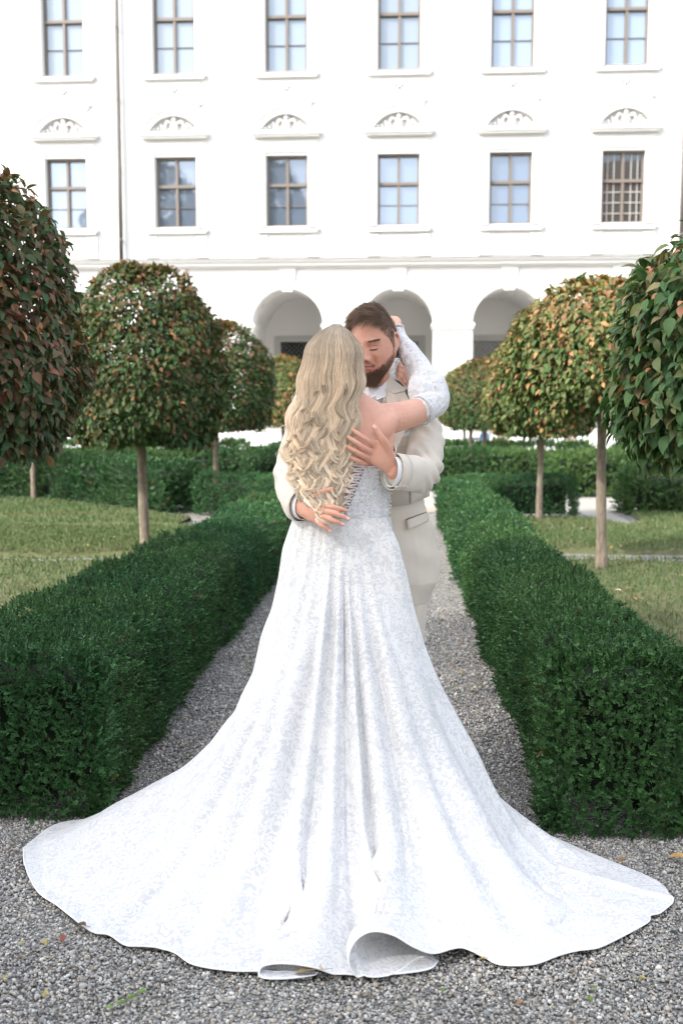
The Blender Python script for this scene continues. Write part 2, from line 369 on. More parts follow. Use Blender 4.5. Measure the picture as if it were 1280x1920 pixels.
    if pts[0][1] < 4:                  # extra growth on the near corners
        m_ = 1500; e_ = r.uniform(0, k-1.001, m_); i_ = e_.astype(int); f_ = (e_-i_)[:, None]; pe = V[:k][i_]*(1-f_)+V[:k][i_+1]*f_; ne = pe-np.array([*C[0], h*.4]); ne /= np.linalg.norm(ne, axis=1)[:, None]; ne += np.array([*-T[0], 0])*.9; ne /= np.linalg.norm(ne, axis=1)[:, None]
        pe = pe+r.normal(0, .022, pe.shape)+np.array([*T[0], 0])*.015; pos = np.vstack([pos, pe]); nr = np.vstack([nr, ne]); pick = np.concatenate([pick, np.full(m_, pick[np.argmax(d[pick])])]); tot = len(pos)
    pos[:, 2] = np.maximum(pos[:, 2], .012)
    fwd = nr*.8+np.array([0, 0, .55])+r.normal(0, .42, (tot, 3)); fr = frames(fwd, r.normal(size=(tot, 3)))
    ls = leaf*np.array([(1900/max(dens(q), 150))**.28 for q in (2,)])[0]
    sc = leaf*r.uniform(.7, 1.25, tot)*np.array([1.0])*((1900/np.maximum(d[pick], 150))**.33)
    shade = r.uniform(.6, 1.35, (tot, 1)); tone = (wob(pos, 3.1, seed+3)*.5+.5).clip(0, 1)[:, None]
    colA, colB = np.array([.040, .128, .050])*(1 if dens(4) > 500 else .82), np.array([.092, .195, .066])*(1 if dens(4) > 500 else .82)
    col = (colA*(1-tone)+colB*tone)*shade*(1+warm*np.array([1.0, .45, .1]))
    dead = r.random(tot) < .004; col[dead] = (.16, .11, .05)
    Vs, Fs, at = scatter(BV, BF, pos, fr, sc, col)
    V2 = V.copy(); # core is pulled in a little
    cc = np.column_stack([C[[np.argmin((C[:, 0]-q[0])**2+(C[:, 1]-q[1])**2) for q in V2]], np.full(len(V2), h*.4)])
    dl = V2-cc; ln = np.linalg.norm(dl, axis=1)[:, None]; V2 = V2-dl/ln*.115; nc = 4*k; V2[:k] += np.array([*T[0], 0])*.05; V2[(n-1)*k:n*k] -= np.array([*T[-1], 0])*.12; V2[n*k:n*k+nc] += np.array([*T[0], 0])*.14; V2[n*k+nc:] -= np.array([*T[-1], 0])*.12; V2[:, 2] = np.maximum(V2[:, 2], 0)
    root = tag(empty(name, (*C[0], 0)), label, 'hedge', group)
    o = link('filler_core', npmesh('filler_core', V2-np.array([*C[0], 0]), Q), M['hedgecore'], root)  # added dark filler block behind the leaves, no branches modelled
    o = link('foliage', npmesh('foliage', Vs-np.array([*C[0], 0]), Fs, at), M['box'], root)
    return root
GH = 'clipped box hedges of the garden'
hedge('low box hedge left of the path beside the train of the dress', HEDGE_L, .52, .58, lambda y: 3000 if y < 5 else 2000 if y < 8 else 900, .050, 1, GH, .05, wf=lambda y: 1.0+.26/(1+math.exp((y-5.75)*14)))
hedge('low box hedge right of the path, bending right behind the couple', HEDGE_R, .46, .60, lambda y: 3000 if y < 5 else 2000 if y < 8 else 900, .050, 2, GH)
hedge('deep green hedge with a square end standing behind the left lawn', [(-11, 17.4), (-6.5, 17.3), (-4.4, 16.0), (-3.25, 14.9)], .75, .68, lambda y: 420, .07, 3, GH, .05)
hedge('hedge left of the white bench gap, second from the building', [(-9.5, 19.6), (-3.1, 19.6)], .8, .7, lambda y: 330, .075, 4, GH, .05, .25)
hedge('narrow hedge end right beside the gap with the white bench', [(-2.15, 16.2), (-2.0, 21)], .7, .80, lambda y: 330, .075, 5, GH, .05)
hedge('farthest hedge on the left edge in front of the white wall', [(-11.5, 26), (-7.75, 26)], .8, .70, lambda y: 260, .085, 6, GH, .05, .3)
hedge('farthest hedge left of the white bench', [(-7.1, 26), (-4.05, 26)], .8, .70, lambda y: 260, .085, 7, GH, .05, .3)
hedge('pale green hedge directly right of the groom behind the pale path', [(.2, 20.2), (2.85, 20.2)], .9, .70, lambda y: 330, .075, 8, GH, .05, .45)
hedge('short square ended hedge at the right edge beside the right lawn', [(3.45, 15.1), (7.5, 15.3)], .75, .62, lambda y: 420, .07, 9, GH, .05, .5)
hedge('yellowish hedge behind the thicker tree trunk on the right', [(2.9, 18.6), (9, 18.6)], .8, .70, lambda y: 330, .075, 10, GH, .05, .6)
hedge('farthest hedge in front of the two distant visitors', [(.9, 26), (4.85, 26)], .8, .67, lambda y: 260, .085, 11, GH, .05, .4)
hedge('farthest hedge at the right edge behind the crown', [(5.6, 26), (10, 26)], .8, .67, lambda y: 260, .085, 12, GH, .05, .4)

# ---------------------------------------------------------------- trees
def crownleaf():
    ys = [0, .18, .42, .68, .88, 1.0]; ws = [.02, .20, .28, .21, .09, 0]; dz = [0, .03, .02, -.04, -.12, -.2]
    V = [(0, ys[i], dz[i]-.02) for i in range(6)] + [(-ws[i], ys[i], dz[i]+.10*(ws[i]/.36)) for i in range(1, 5)] + [(ws[i], ys[i], dz[i]+.10*(ws[i]/.36)) for i in range(1, 5)]
    q = [[1, 6, 7, 2], [2, 7, 8, 3], [3, 8, 9, 4], [10, 1, 2, 11], [11, 2, 3, 12], [12, 3, 4, 13]]; t = [[0, 6, 1], [0, 1, 10], [4, 9, 5], [4, 5, 13]]
    q = np.array([(a, b, c_, d_) for a, b, c_, d_ in q]); t = np.array(t)
    return np.array(V), q, t
CV, CQ, CT = crownleaf()
PAL = {'russet': ([(.055, .082, .030), (.09, .075, .034), (.145, .078, .045), (.21, .092, .055), (.26, .14, .06), (.038, .082, .030)], [.30, .26, .12, .06, .06, .20]),
       'mixed': ([(.035, .070, .018), (.055, .085, .022), (.10, .085, .028), (.16, .07, .035), (.20, .10, .04), (.03, .075, .018)], [.28, .24, .17, .07, .06, .18]),
       'olive': ([(.055, .10, .022), (.10, .13, .035), (.16, .15, .05), (.28, .13, .06), (.34, .20, .08), (.04, .085, .02)], [.26, .26, .20, .08, .07, .13]),
       'green': ([(.05, .115, .035), (.075, .145, .045), (.13, .165, .06), (.20, .17, .075), (.42, .20, .11), (.038, .095, .028)], [.28, .28, .19, .09, .03, .13])}
def crown(pal, Rr, z0, z1, n, leaf, seed):
    r = np.random.default_rng(500+seed); H = z1-z0
    hh = .34
    # direction sampling on the dome
    t = r.random(n*3); a = r.uniform(0, 6.283, n*3)
    def rad(t):
        up = np.sqrt(np.maximum(0, 1-((t-hh)/(1-hh)).clip(0, 1)**2.45)); dn = 1-.24*((hh-t)/hh).clip(0, 1)**2
        return np.where(t > hh, up, dn)
    topn = int(n*.10); botn = int(n*.17)
    keep = r.random(n*3) < (.25+.75*rad(t)); t = t[keep][:n]; a = a[keep][:n]; n = len(t)
    rr = rad(t)*Rr; depth = np.where(r.random(n) < .8, r.random(n)*.09, r.random(n)**.8*.35)
    pos = np.column_stack([rr*np.cos(a), rr*np.sin(a), z0+t*H]); nrm = np.column_stack([np.cos(a)*rad(t), np.sin(a)*rad(t), (t-hh*.8)*1.2])
    # flat underside
    rb = Rr*.84*np.sqrt(r.random(botn)); ab = r.uniform(0, 6.283, botn)
    pos = np.vstack([pos, np.column_stack([rb*np.cos(ab), rb*np.sin(ab), z0+.02+.1*r.random(botn)])]); nrm = np.vstack([nrm, np.column_stack([np.cos(ab)*rb/Rr, np.sin(ab)*rb/Rr, -np.full(botn, .9)])]); depth = np.concatenate([depth, r.random(botn)*.1])
    rb = Rr*.35*np.sqrt(r.random(topn)); ab = r.uniform(0, 6.283, topn)
    pos = np.vstack([pos, np.column_stack([rb*np.cos(ab), rb*np.sin(ab), z1-.02-.35*H*.12*(rb/Rr)*2])]); nrm = np.vstack([nrm, np.column_stack([np.cos(ab)*.3, np.sin(ab)*.3, np.full(topn, 1.)])]); depth = np.concatenate([depth, r.random(topn)*.08])
    n = len(pos); nrm /= np.linalg.norm(nrm, axis=1)[:, None]
    lump = wob(pos, 5.5, seed)*.06+wob(pos, 13, seed+2)*.035
    pos = pos + nrm*(lump-depth)[:, None]
    dens_ = wob(pos, 7.5, seed+5); keep = (dens_ > -.78) | (r.random(n) < .25); pos, nrm, n = pos[keep], nrm[keep], int(keep.sum())
    under = nrm[:, 2] < -.3
    fwd = nrm*.45+np.array([0, 0, -.75])+r.normal(0, .42, (n, 3)); fwd[nrm[:, 2] > .75] += r.normal(0, .8, (int((nrm[:, 2] > .75).sum()), 3))*np.array([1, 1, .6])+np.array([0, 0, .9])
    ln = nrm*1.0+np.array([0, 0, .45])+r.normal(0, .38, (n, 3)); ln[under] += np.array([0, 0, .8]); fr = frames(fwd, ln)
    cols, pr = PAL[pal]; cols = np.array(cols)
    hrel = ((pos[:, 2]-z0)/H).clip(0, 1); aut = (hrel**1.5*.9+.35*wob(pos, 4.2, seed+7)+r.normal(0, .22, n))
    pick = r.choice(6, n, p=pr); hi = aut > .78; pick[hi] = r.choice([2, 3, 4], int(hi.sum()), p=[.62, .2, .18]); lo = aut < .0; pick[lo] = r.choice([0, 1, 5], int(lo.sum()))
    col = cols[pick]*r.uniform(.7, 1.3, (n, 1))*1.22
    V, Q, at = scatter(CV, CQ, pos, fr, leaf*r.uniform(.5, 1.25, n)*np.ones(n), col)
    k = len(CV); T_ = (CT[None]+(np.arange(n)*k)[:, None, None]).reshape(-1, 3)
    return npmesh('crown', V, [Q, T_], at)
def trunk_mesh(h, r0, z1, Rr, seed, lean=.03):
    r = np.random.default_rng(900+seed); mb = MB(); n = 14; pts = []; rd = []
    ax, ay = r.uniform(-lean, lean, 2)
    for i in range(n):
        t = i/(n-1); pts.append((ax*t+.012*math.sin(5*t+seed), ay*t+.012*math.cos(4*t+seed*2), -.03+(h+.35)*t)); rd.append(r0*(1.22-.3*min(t*5, 1))*(1-.25*t)*(1+.05*math.sin(17*t+seed)+.03*math.sin(41*t)))
    mb.tube(pts, rd, 14)
    top = Vector(pts[-1])
    br = MB()
    for i in range(11):
        a = i*2.4+r.uniform(-.3, .3); zz = h-.02+.03*i; el = r.uniform(.15, 1.2); ln = Rr*r.uniform(.7, .95)
        s0 = Vector((top.x*.9, top.y*.9, zz)); q = [s0]; d = Vector((math.cos(a)*math.cos(el), math.sin(a)*math.cos(el), math.sin(el)))
        for j in range(1, 5): q.append(s0+d*ln*j/4+Vector(r.normal(0, .025, 3))+Vector((0, 0, .03*j)))
        br.tube(q, [r0*.42, r0*.32, r0*.22, r0*.14, r0*.06], 6)
        for j in range(3):
            b_ = q[j+1]; d2 = (d+Vector(r.normal(0, .6, 3))).normalized(); br.tube([b_, b_+d2*.18, b_+d2*.34+Vector((0, 0, .03))], [r0*.16, r0*.1, r0*.03], 5)
    return mb, br
TREES = {}
def tree(label, x, y, key, Rr=.86, z0=1.17, z1=2.92, r0=.055, seed=0, rot=0.0, group='round clipped trees of the garden'):
    root = tag(empty('tall_tree' if key == 'BIG' else 'clipped_tree', (x, y, 0), rot), label, 'tree', group)
    if key in TREES:
        for src in TREES[key]:
            o = src.copy(); COL.objects.link(o); o.parent = root
        root.scale = (Rr/TREES[key+'R'],)*2+(z1/TREES[key+'H'],)
        return root
    pal, n, leaf = {'BIG': ('green', 11000, .42), 'L1': ('russet', 16500, .068), 'L2': ('mixed', 16500, .066), 'L3': ('mixed', 13000, .068), 'R1': ('green', 15500, .076), 'R2': ('olive', 16500, .068), 'R4': ('olive', 11000, .072)}[key]
    c_ = link('crown', crown(pal, Rr, z0, z1, n, leaf, seed), M['leaf'], root)
    mb, br = trunk_mesh(z0+.15, r0, z1, Rr, seed); t_ = mb.build('trunk', M['bark'], root, smooth=True); b_ = br.build('limbs', M['bark'], root, smooth=True)
    TREES[key] = [c_, t_, b_]; TREES[key+'R'] = Rr; TREES[key+'H'] = z1
    return root
tree('large russet round tree cropped by the left edge', -2.68, 5.6, 'L1', .85, 1.22, 2.96, .06, 1)
tree('round tree with reddish top and thick grey trunk on the left lawn', -2.62, 10.1, 'L2', .83, 1.16, 2.97, .058, 2)
tree('round tree behind the left hedge, nearest to the bride on the left', -2.70, 14.7, 'L3', .86, 1.27, 2.86, .052, 3)
tree('round tree mostly hidden behind the blond hair of the bride', -2.62, 22.5, 'R4', .82, 1.28, 2.78, .05, 4)
tree('pale trunked tree before the hedge, its crown hidden by the front left tree', -6.17, 16.55, 'L3', .84, 1.2, 2.8, .055, 5, 1.7)
tree('slim trunked tree in the left gap between two farthest hedges', -7.35, 25.0, 'L3', .84, 1.2, 2.8, .055, 6, 3.1)
tree('small leaning trunked tree above the farthest left hedge', -6.15, 25.0, 'L3', .84, 1.2, 2.8, .055, 6, 4.4)
tree('large green round tree with few orange leaves cropped by the right edge', 1.93, 4.85, 'R1', .92, 1.20, 2.47, .062, 7)
tree('round olive tree with orange patches and bark wound on the right lawn', 1.86, 9.25, 'R2', .88, 1.49, 2.68, .054, 8)
tree('olive round tree before the shaded hedge on the right', 1.92, 13.65, 'R4', .80, 1.38, 2.62, .050, 9)
tree('first and thickest trunk of the three small trees right of the groom', 1.80, 21.3, 'L3', .80, 1.22, 2.68, .06, 9, 2.0)
tree('middle one of the three small trees right of the groom', 1.72, 24.2, 'R4', .82, 1.22, 2.7, .06, 9, 1.0)
tree('farthest and slimmest of the three small trees right of the groom', 1.78, 27.5, 'R4', .82, 1.22, 2.75, .05, 9, 2.6)
tree('round tree hidden behind the crowns at the right edge', 6.3, 17.0, 'R4', .82, 1.22, 2.75, .055, 9, .7)

for k_, (tx_, ty_, th_) in enumerate(((-9.6, -6.6, 15.0), (-15.5, -7.2, 15.0), (-4.4, -9.4, 15.0), (-11.5, -14.5, 21.5), (-19.5, -15, 21))):
    tree(['tall broad tree behind the camera on the left, shading the path', 'tall broad tree beyond the left edge of the photo', 'tall broad tree standing directly behind the camera', 'tall broad tree farthest behind the camera', 'highest tree behind the camera towards the far left'][k_], tx_, ty_, 'BIG', 5.2, 3.6, th_, .28, 20, k_*1.3, 'tall trees behind the photographer')
# ---------------------------------------------------------------- the monastery building
FY = 31.1
CX = [P(px, 355, FY).x for px in (125, 330, 538, 747, 957, 1168)]
sp = (CX[-1]-CX[0])/5; CX = [CX[0]-sp] + CX + [CX[-1]+sp]
bld = tag(empty('monastery_building', (0, FY, 0)), 'long white baroque building with two window rows above an arcade', 'building')
X0, X1, ZT = -26.0, 27.0, 16.6
def zz(py, Y=FY): return P(640, py, Y).z
LZ0, LZ1 = zz(423), zz(289); UZ0, UZ1 = zz(131), zz(131)+2.72; WW = 1.27
AR, ASP = 1.09, zz(609); ATOP = ASP+AR; CZ0, CZ1 = zz(502), zz(487)
def rect(x0, x1, z0, z1): return [(x0, z0), (x1, z0), (x1, z1), (x0, z1)]
def archo(cx, r=AR, zb=0.0, sp_=ASP, n=20): return [(cx-r, zb), (cx+r, zb)] + [(cx+r*math.cos(t), sp_+r*math.sin(t)) for t in [math.pi*i/n for i in range(n+1)]]
# arches are symmetric about the window columns, seen slightly displaced: their own measured centres
AX = [c for c in CX]
def sheet(mb, outer, holes, y):
    loops = [[Vector((x, z, 0)) for x, z in lp] for lp in [outer]+holes]; tri = tessellate_polygon(loops); pts = [p for lp in [outer]+holes for p in lp]
    mb.add([(x, y, z) for x, z in pts], [tuple(t) for t in tri])
def reveal(mb, lp, y0, y1, closed=True):
    n = len(lp); V = [(x, y0, z) for x, z in lp]+[(x, y1, z) for x, z in lp]
    mb.add(V, [(i, (i+1) % n, (i+1) % n+n, i+n) for i in range(n if closed else n-1)])
mb = MB(); holes = []
for cx in CX: holes += [rect(cx-WW/2, cx+WW/2, LZ0, LZ1), rect(cx-WW/2, cx+WW/2, UZ0, UZ1)]
sheet(mb, rect(X0, X1, CZ0, ZT), holes, 0)
for h_ in holes: reveal(mb, h_, 0, .32)
# lower tier: parapet band, piers and arch spandrels
ah = [archo(cx, AR, 1.0) for cx in AX]; sheet(mb, rect(X0, X1, 0, CZ0), ah, 0)
for h_ in ah: reveal(mb, h_, 0, .75)
mb.box(X0, X0+.3, .02, 9, 0, ZT); mb.box(X1-.3, X1, .02, 9, 0, ZT)
me = mb.build('wall', M['plaster'], bld)
# loggia behind the arches
mb = MB()
for cx in AX:
    r2 = AR+.16; lp = [(cx-r2, 0)]+[(cx+r2*math.cos(t), ASP+r2*math.sin(t)) for t in [math.pi*(1-i/20) for i in range(21)]]+[(cx+r2, 0)]
    reveal(mb, lp, .75, 4.2, False)
    inner = archo(cx, AR, 1.0); outer = [(cx-r2-.2, 0), (cx+r2+.2, 0), (cx+r2+.2, ASP+r2+.2), (cx-r2-.2, ASP+r2+.2)]; sheet(mb, outer, [inner], .75)
    hw = .72; sheet(mb, [(cx-r2-.1, 0), (cx+r2+.1, 0), (cx+r2+.1, ASP+r2+.1), (cx-r2-.1, ASP+r2+.1)], [rect(cx-hw, cx+hw, 1.5, zz(640, 35.2))], 4.2)
    reveal(mb, rect(cx-hw, cx+hw, 1.5, zz(640, 35.2)), 4.2, 4.4)
mb.build('loggia_vault', M['vault'], bld)
m = M['darkglass'] = mat('dark_glass', (.018, .02, .022), .08); M['darkglass'].node_tree.nodes['Principled BSDF'].inputs['Specular IOR Level'].default_value = .8
protoL = None
for i, cx in enumerate(AX):
    zt = zz(640, 35.2)
    if protoL is None:
        mb = MB(); hw = .72
        mb.prism(rect(-hw-.22, -hw, 1.3, zt+.2), -.05, .02).prism(rect(hw, hw+.22, 1.3, zt+.2), -.05, .02).prism(rect(-hw, hw, zt, zt+.2), -.05, .02)
        sur = mb.build('lattice_window', mat('grey_surround', (.52, .52, .50), .8), bld); sur.location = (cx, 4.2, 0)
        mb = MB(); mb.box(-hw, hw, .16, .18, 1.5, zt); pn = mb.build('pane', M['darkglass'], sur)
        mb = MB()
        k = .17; 
        for s_ in (-1, 1):
            for q in range(-30, 31):
                # clip diagonal x = s*(z-1.5) + q*k to the opening
                pts = []
                for zi in np.linspace(1.5, zt, 90):
                    x = s_*(zi-1.5)+q*k
                    if -hw <= x <= hw: pts.append((x, zi))
                if len(pts) > 3: mb.bar((pts[0][0], .09+.012*s_, pts[0][1]), (pts[-1][0], .09+.012*s_, pts[-1][1]), .018, .018, (0, 1, 0))
        lt = mb.build('lattice', mat('lattice_metal', (.16, .16, .155), .5), sur); protoL = (sur, pn, lt)
    else:
        s2 = protoL[0].copy(); COL.objects.link(s2); s2.location = (cx, 4.2, 0)
        for ch in protoL[1:]: c2 = ch.copy(); COL.objects.link(c2); c2.parent = s2
# trims
mb = MB()
for z0, z1, d in ((CZ0, CZ0+.06, .10), (CZ0+.06, CZ0+.16, .2), (CZ0+.16, CZ1-.03, .27), (CZ1-.03, CZ1, .31)): mb.box(X0, X1, -d, .01, z0, z1)
mb.build('string_cornice', M['trim'], bld)
mb = MB(); mb.box(X0, X1, -.33, 0.0, CZ1+.002, CZ1+.02); mb.build('cornice_flashing', M['lead'], bld)
mb = MB()
for z0, z1, d in ((ZT-.5, ZT-.3, .15), (ZT-.3, ZT-.1, .35), (ZT-.1, ZT+.05, .6)): mb.box(X0-.2, X1+.2, -d, .01, z0, z1)
mb.build('eaves_cornice', M['trim'], bld)
m = M['tile'] = mat('roof_tiles', rough=.8); g = NG(m); c = g.ramp(g.noise(8, 5, .7), [(.3, (.50, .16, .08)), (.7, (.70, .28, .15))]); g.l(c, g.b.inputs['Base Color']); wv = g.n('TexWave', i_Scale=4.0, i_Vector=g.n('TexCoord').outputs['Object']); g.bump(wv.outputs[0], .6, .05)
mb = MB(); mb.add([(X0-.5, -.6, ZT+.05), (X1+.5, -.6, ZT+.05), (X1+.5, 6, ZT+5), (X0-.5, 6, ZT+5), (X0-.5, 12, ZT+.05), (X1+.5, 12, ZT+.05)], [(0, 1, 2, 3), (3, 2, 5, 4)]); mb.build('roof', M['tile'], bld)
def part_copy(proto, cx, cz):
    o = proto.copy(); COL.objects.link(o); o.location = (cx, proto.location.y, cz)
    for ch in proto.children: c2 = ch.copy(); COL.objects.link(c2); c2.parent = o
    return o
def ringpoly(ro, ri, a0, a1, n=24, cx=0, cz=0):
    return [(cx+ro*math.cos(a0+(a1-a0)*i/n), cz+ro*math.sin(a0+(a1-a0)*i/n)) for i in range(n+1)]+[(cx+ri*math.cos(a1-(a1-a0)*i/n), cz+ri*math.sin(a1-(a1-a0)*i/n)) for i in range(n+1)]
def ringmesh(mb, ro, ri, a0, a1, y0, y1, n=24, cx=0, cz=0):
    V = []
    for i in range(n+1):
        a = a0+(a1-a0)*i/n
        for r_ in (ri, ro):
            for y in (y0, y1): V.append((cx+r_*math.cos(a), y, cz+r_*math.sin(a)))
    Fs = [(0, 1, 3, 2), (n*4, n*4+2, n*4+3, n*4+1)]
    for i in range(n):
        b, c_ = i*4, i*4+4; Fs += [(b, b+2, c_+2, c_), (b+1, c_+1, c_+3, b+3), (b, c_, c_+1, b+1), (b+2, b+3, c_+3, c_+2)]
    mb.add(V, Fs)
# window: brown cross frame, panes, surround, sill, apron
def glass(name, tint, mixf, lines=True):
    m = mat(name, tint, .35); g = NG(m); gl = g.n('BsdfGlossy'); gl.inputs['Roughness'].default_value = .03; gl.inputs[0].default_value = (.60, .67, .76, 1)
    tc = g.n('TexCoord').outputs['Object']; n1 = g.noise(.9, 2, .5, tc)
    bp = g.n('Bump', i_Strength=.05, i_Distance=.1, i_Height=n1); g.l(bp.outputs[0], gl.inputs['Normal'])
    oi = g.n('ObjectInfo').outputs['Random']; g.l(g.mix(oi, tuple(x*.75 for x in tint), (tint[0]*.95, tint[1]*1.05, tint[2]*1.3)), g.b.inputs['Base Color'])  # blue in the gloss and base colours paints in reflected sky
    mx = g.n('MixShader'); g.l(g.math('MULTIPLY_ADD', g.math('FRACT', g.math('MULTIPLY', oi, 7.31)), mixf*.9, mixf*.45), mx.inputs[0]); g.l(g.b.outputs[0], mx.inputs[1]); g.l(gl.outputs[0], mx.inputs[2]); g.l(mx.outputs[0], g.out.inputs[0]); return m
GU = glass('blind_behind_glass', (.24, .28, .30), .15); GL = glass('sky_tinted_glass', (.10, .13, .17), .22); GD = glass('dark_pane_glass', (.02, .03, .022), .14)
def make_window(z0, z1, split, thin, gm):
    h_ = z1-z0; hw = WW/2; mb = MB(); f = .065
    mb.box(-hw, -hw+f, .16, .24, 0, h_).box(hw-f, hw, .16, .24, 0, h_).box(-hw+f, hw-f, .16, .24, 0, f).box(-hw+f, hw-f, .16, .24, h_-f, h_)
    zs = h_*split; mb.box(-.04, .04, .145, .235, f, zs-.045).box(-.04, .04, .145, .235, zs+.045, h_-f).box(-hw+f, hw-f, .13, .235, zs-.045, zs+.045)
    win = mb.build('window', M['frame'], bld)
    mb = MB(); mb.box(-hw+f, hw-f, .243, .25, f, h_-f); mb.build('pane', gm, win)
    mb = MB()
    for s_ in (-1, 1):
        if thin == 1: mb.box(min(s_*.04, s_*(hw-f)), max(s_*.04, s_*(hw-f)), .2, .24, zs*.5-.009, zs*.5+.009)
        if thin == 2:
            for q in (.25, .5, .75): mb.box(min(s_*.04, s_*(hw-f)), max(s_*.04, s_*(hw-f)), .2, .24, zs*q-.012, zs*q+.012)
            for q in (.4, .7):
                mb.box(s_*(hw*q)-.012, s_*(hw*q)+.012, .205, .238, f, zs-.045); mb.box(s_*(hw*q)-.012, s_*(hw*q)+.012, .205, .238, zs+.045, h_-f)
    mb.build('glazing_bars', mat('glazing_bar', (.42, .40, .38), .6) if thin == 2 else M['frame'], win)
    return win
def surround(z0, z1, upper):
    hw = WW/2; h_ = z1-z0; mb = MB(); a = .09
    for wd, d, o_ in ((.10, .045, .09), (.22, .025, .19)):   # stepped moulding
        mb.box(-hw-o_-wd/2, -hw-o_+wd/2, -d, .01, -.02, h_+o_).box(hw+o_-wd/2, hw+o_+wd/2, -d, .01, -.02, h_+o_).box(-hw-o_-wd/2, hw+o_+wd/2, -d-.002, .01, h_+o_, h_+o_+wd)
    o = mb.build('window_surround', M['trim'], bld)
    mb = MB(); mb.box(-hw-.36, hw+.36, -.15, .01, -.14, -.08).box(-hw-.30, hw+.30, -.14, .01, -.20, -.14)
    mb.build('sill', M['trim'], o)
    mb = MB(); mb.box(-hw-.38, hw+.38, -.165, .0, -.079, -.066); mb.build('sill_flashing', M['lead'], o)
    mb = MB()
    if upper:
        mb.box(-.78, .78, -.035, .01, -.78, -.30).box(-.66, .66, -.05, .01, -.70, -.38)
        mb.box(-.5, .5, -.06, .01, -.84, -.80)
        for s_ in (-1, 1):
            mb.box(s_*.66-.2, s_*.66+.2, -.09, .01, -.94, -.89); mb.box(s_*.66-.11, s_*.66+.11, -.06, .01, -1.02, -.94); mb.box(s_*.66-.05, s_*.66+.05, -.05, .01, -1.09, -1.02)
        lump = [(0, -.5, .13), (-.12, -.45, .09), (.12, -.45, .09), (0, -.64, .07)]
    else:
        mb.box(-.95, -.60, -.06, .01, -.92, -.28).box(.60, .95, -.06, .01, -.92, -.28).box(-.55, .55, -.03, .01, -.9, -.30)
        lump = [(s_*.78, -.5, .13) for s_ in (-1, 1)]+[(-.42+.14*q, -.66+.05*math.cos(q*1.05)**2*(-1)**q, .07) for q in range(7)]
    for x, z, r_ in lump:
        for a_, f_ in ((0, 1), (1, .62)): mb.tube([(x, .0, z), (x, -.05-.03*a_, z)], [r_*f_, r_*f_*.75], 10)
    mb.build('apron_ornament', M['trim'], o)
    return o
def pediment():
    W_, Hh = .98, .66; Rr = (W_*W_+Hh*Hh)/(2*Hh); cz = Hh-Rr; a = math.asin(W_/Rr); mb = MB()
    ringmesh(mb, Rr+.02, Rr-.16, math.pi/2-a, math.pi/2+a, -.22, .01, 24, 0, cz); ringmesh(mb, Rr+.07, Rr+.02, math.pi/2-a, math.pi/2+a, -.26, .01, 24, 0, cz)
    mb.box(-W_-.08, W_+.08, -.25, .01, -.08, .02).box(-W_-.02, W_+.02, -.19, .01, -.15, -.08)
    o = mb.build('pediment', M['trim'], bld, smooth=False)
    r = np.random.default_rng(5); mb = MB()   # relief of a figure between scrolls
    mb.tube([(0, -.02, .08), (0, -.12, .22), (0, -.06, .36)], [.10, .13, .05], 10); mb.tube([(0, -.08, .34), (0, -.14, .40), (0, -.08, .47)], [.05, .08, .04], 10)
    for s_ in (-1, 1):
        mb.tube([(s_*.08, -.1, .3), (s_*.22, -.12, .36), (s_*.3, -.08, .22), (s_*.22, -.06, .12)], [.04, .05, .04, .03], 8)
        mb.tube([(s_*.34, -.05, .1), (s_*.42, -.1, .28), (s_*.52, -.08, .2), (s_*.5, -.05, .1)], [.05, .05, .05, .03], 8)
        mb.tube([(s_*.58, -.05, .16), (s_*.68, -.08, .12), (s_*.8, -.04, .06)], [.04, .04, .02], 8)
    mb.build('relief', M['trim'], o, smooth=True)
    return o
wl = make_window(LZ0, LZ1, .59, 1, GL); wu = make_window(UZ0, UZ1, .60, 1, GU); wd = make_window(LZ0, LZ1, .59, 2, GD)
sl, su, pe = surround(LZ0, LZ1, False), surround(UZ0, UZ1, True), pediment()
PZ = zz(247)
for i, cx in enumerate(CX):
    for pr, z in ((wl if i != 6 else wd, LZ0), (wu, UZ0), (sl, LZ0), (su, UZ0), (pe, PZ)):
        if pr.get('used'): part_copy(pr, cx, z)
        else: pr.location = (cx, 0, z); pr['used'] = 1
for o in (wl, wu, wd, sl, su, pe):
    if 'used' in o: del o['used']
for i, cx in enumerate(AX):
    mb = MB(); ringmesh(mb, AR+.24, AR+.03, 0, math.pi, -.035, .01, 24, 0, 0)
    mb.prism([(-.16, AR-.07), (.16, AR-.07), (.27, CZ0-ASP), (-.27, CZ0-ASP)], -.06, -.037)
    if i == 0: ao = mb.build('archivolt', M['trim'], bld); ao.location = (cx, 0, ASP)
    else: part_copy(ao, cx, ASP)
for i in range(len(AX)-1):
    a, b = AX[i]+AR, AX[i+1]-AR; mb = MB(); mb.box(a-.06, b+.06, -.1, .8, ASP-.06, ASP+.04).box(a-.03, b+.03, -.06, .78, ASP-.14, ASP-.06)
    mb.build('impost', M['trim'], bld)
for i, cx in enumerate(AX):
    mb = MB(); mb.box(cx-AR+.01, cx+AR-.01, -.04, .36, 1.003, 1.09); mb.build('parapet_cap', M['stone'], bld)
mb = MB(); mb.box(X0, X1, -.07, .012, 0, .35); mb.build('plinth', mat('plinth_plaster', (.62, .61, .59), .85), bld)
for i, px in enumerate((227, 1276)):
    a = P(px, 480, FY-.2); mb = MB(); x = a.x
    mb.tube([(x, -.16, CZ1+.03), (x, -.16, 9), (x, -.16, 13), (x, -.16, ZT-.1)], .068, 10)
    for z in np.arange(CZ1+.6, ZT-.5, 2.1): mb.tube([(x, -.16, z), (x, -.16, z+.06)], .072, 10); mb.box(x-.015, x+.015, -.16, .01, z+.01, z+.04)
    mb.build('downpipe', M['lead'], bld, smooth=True)
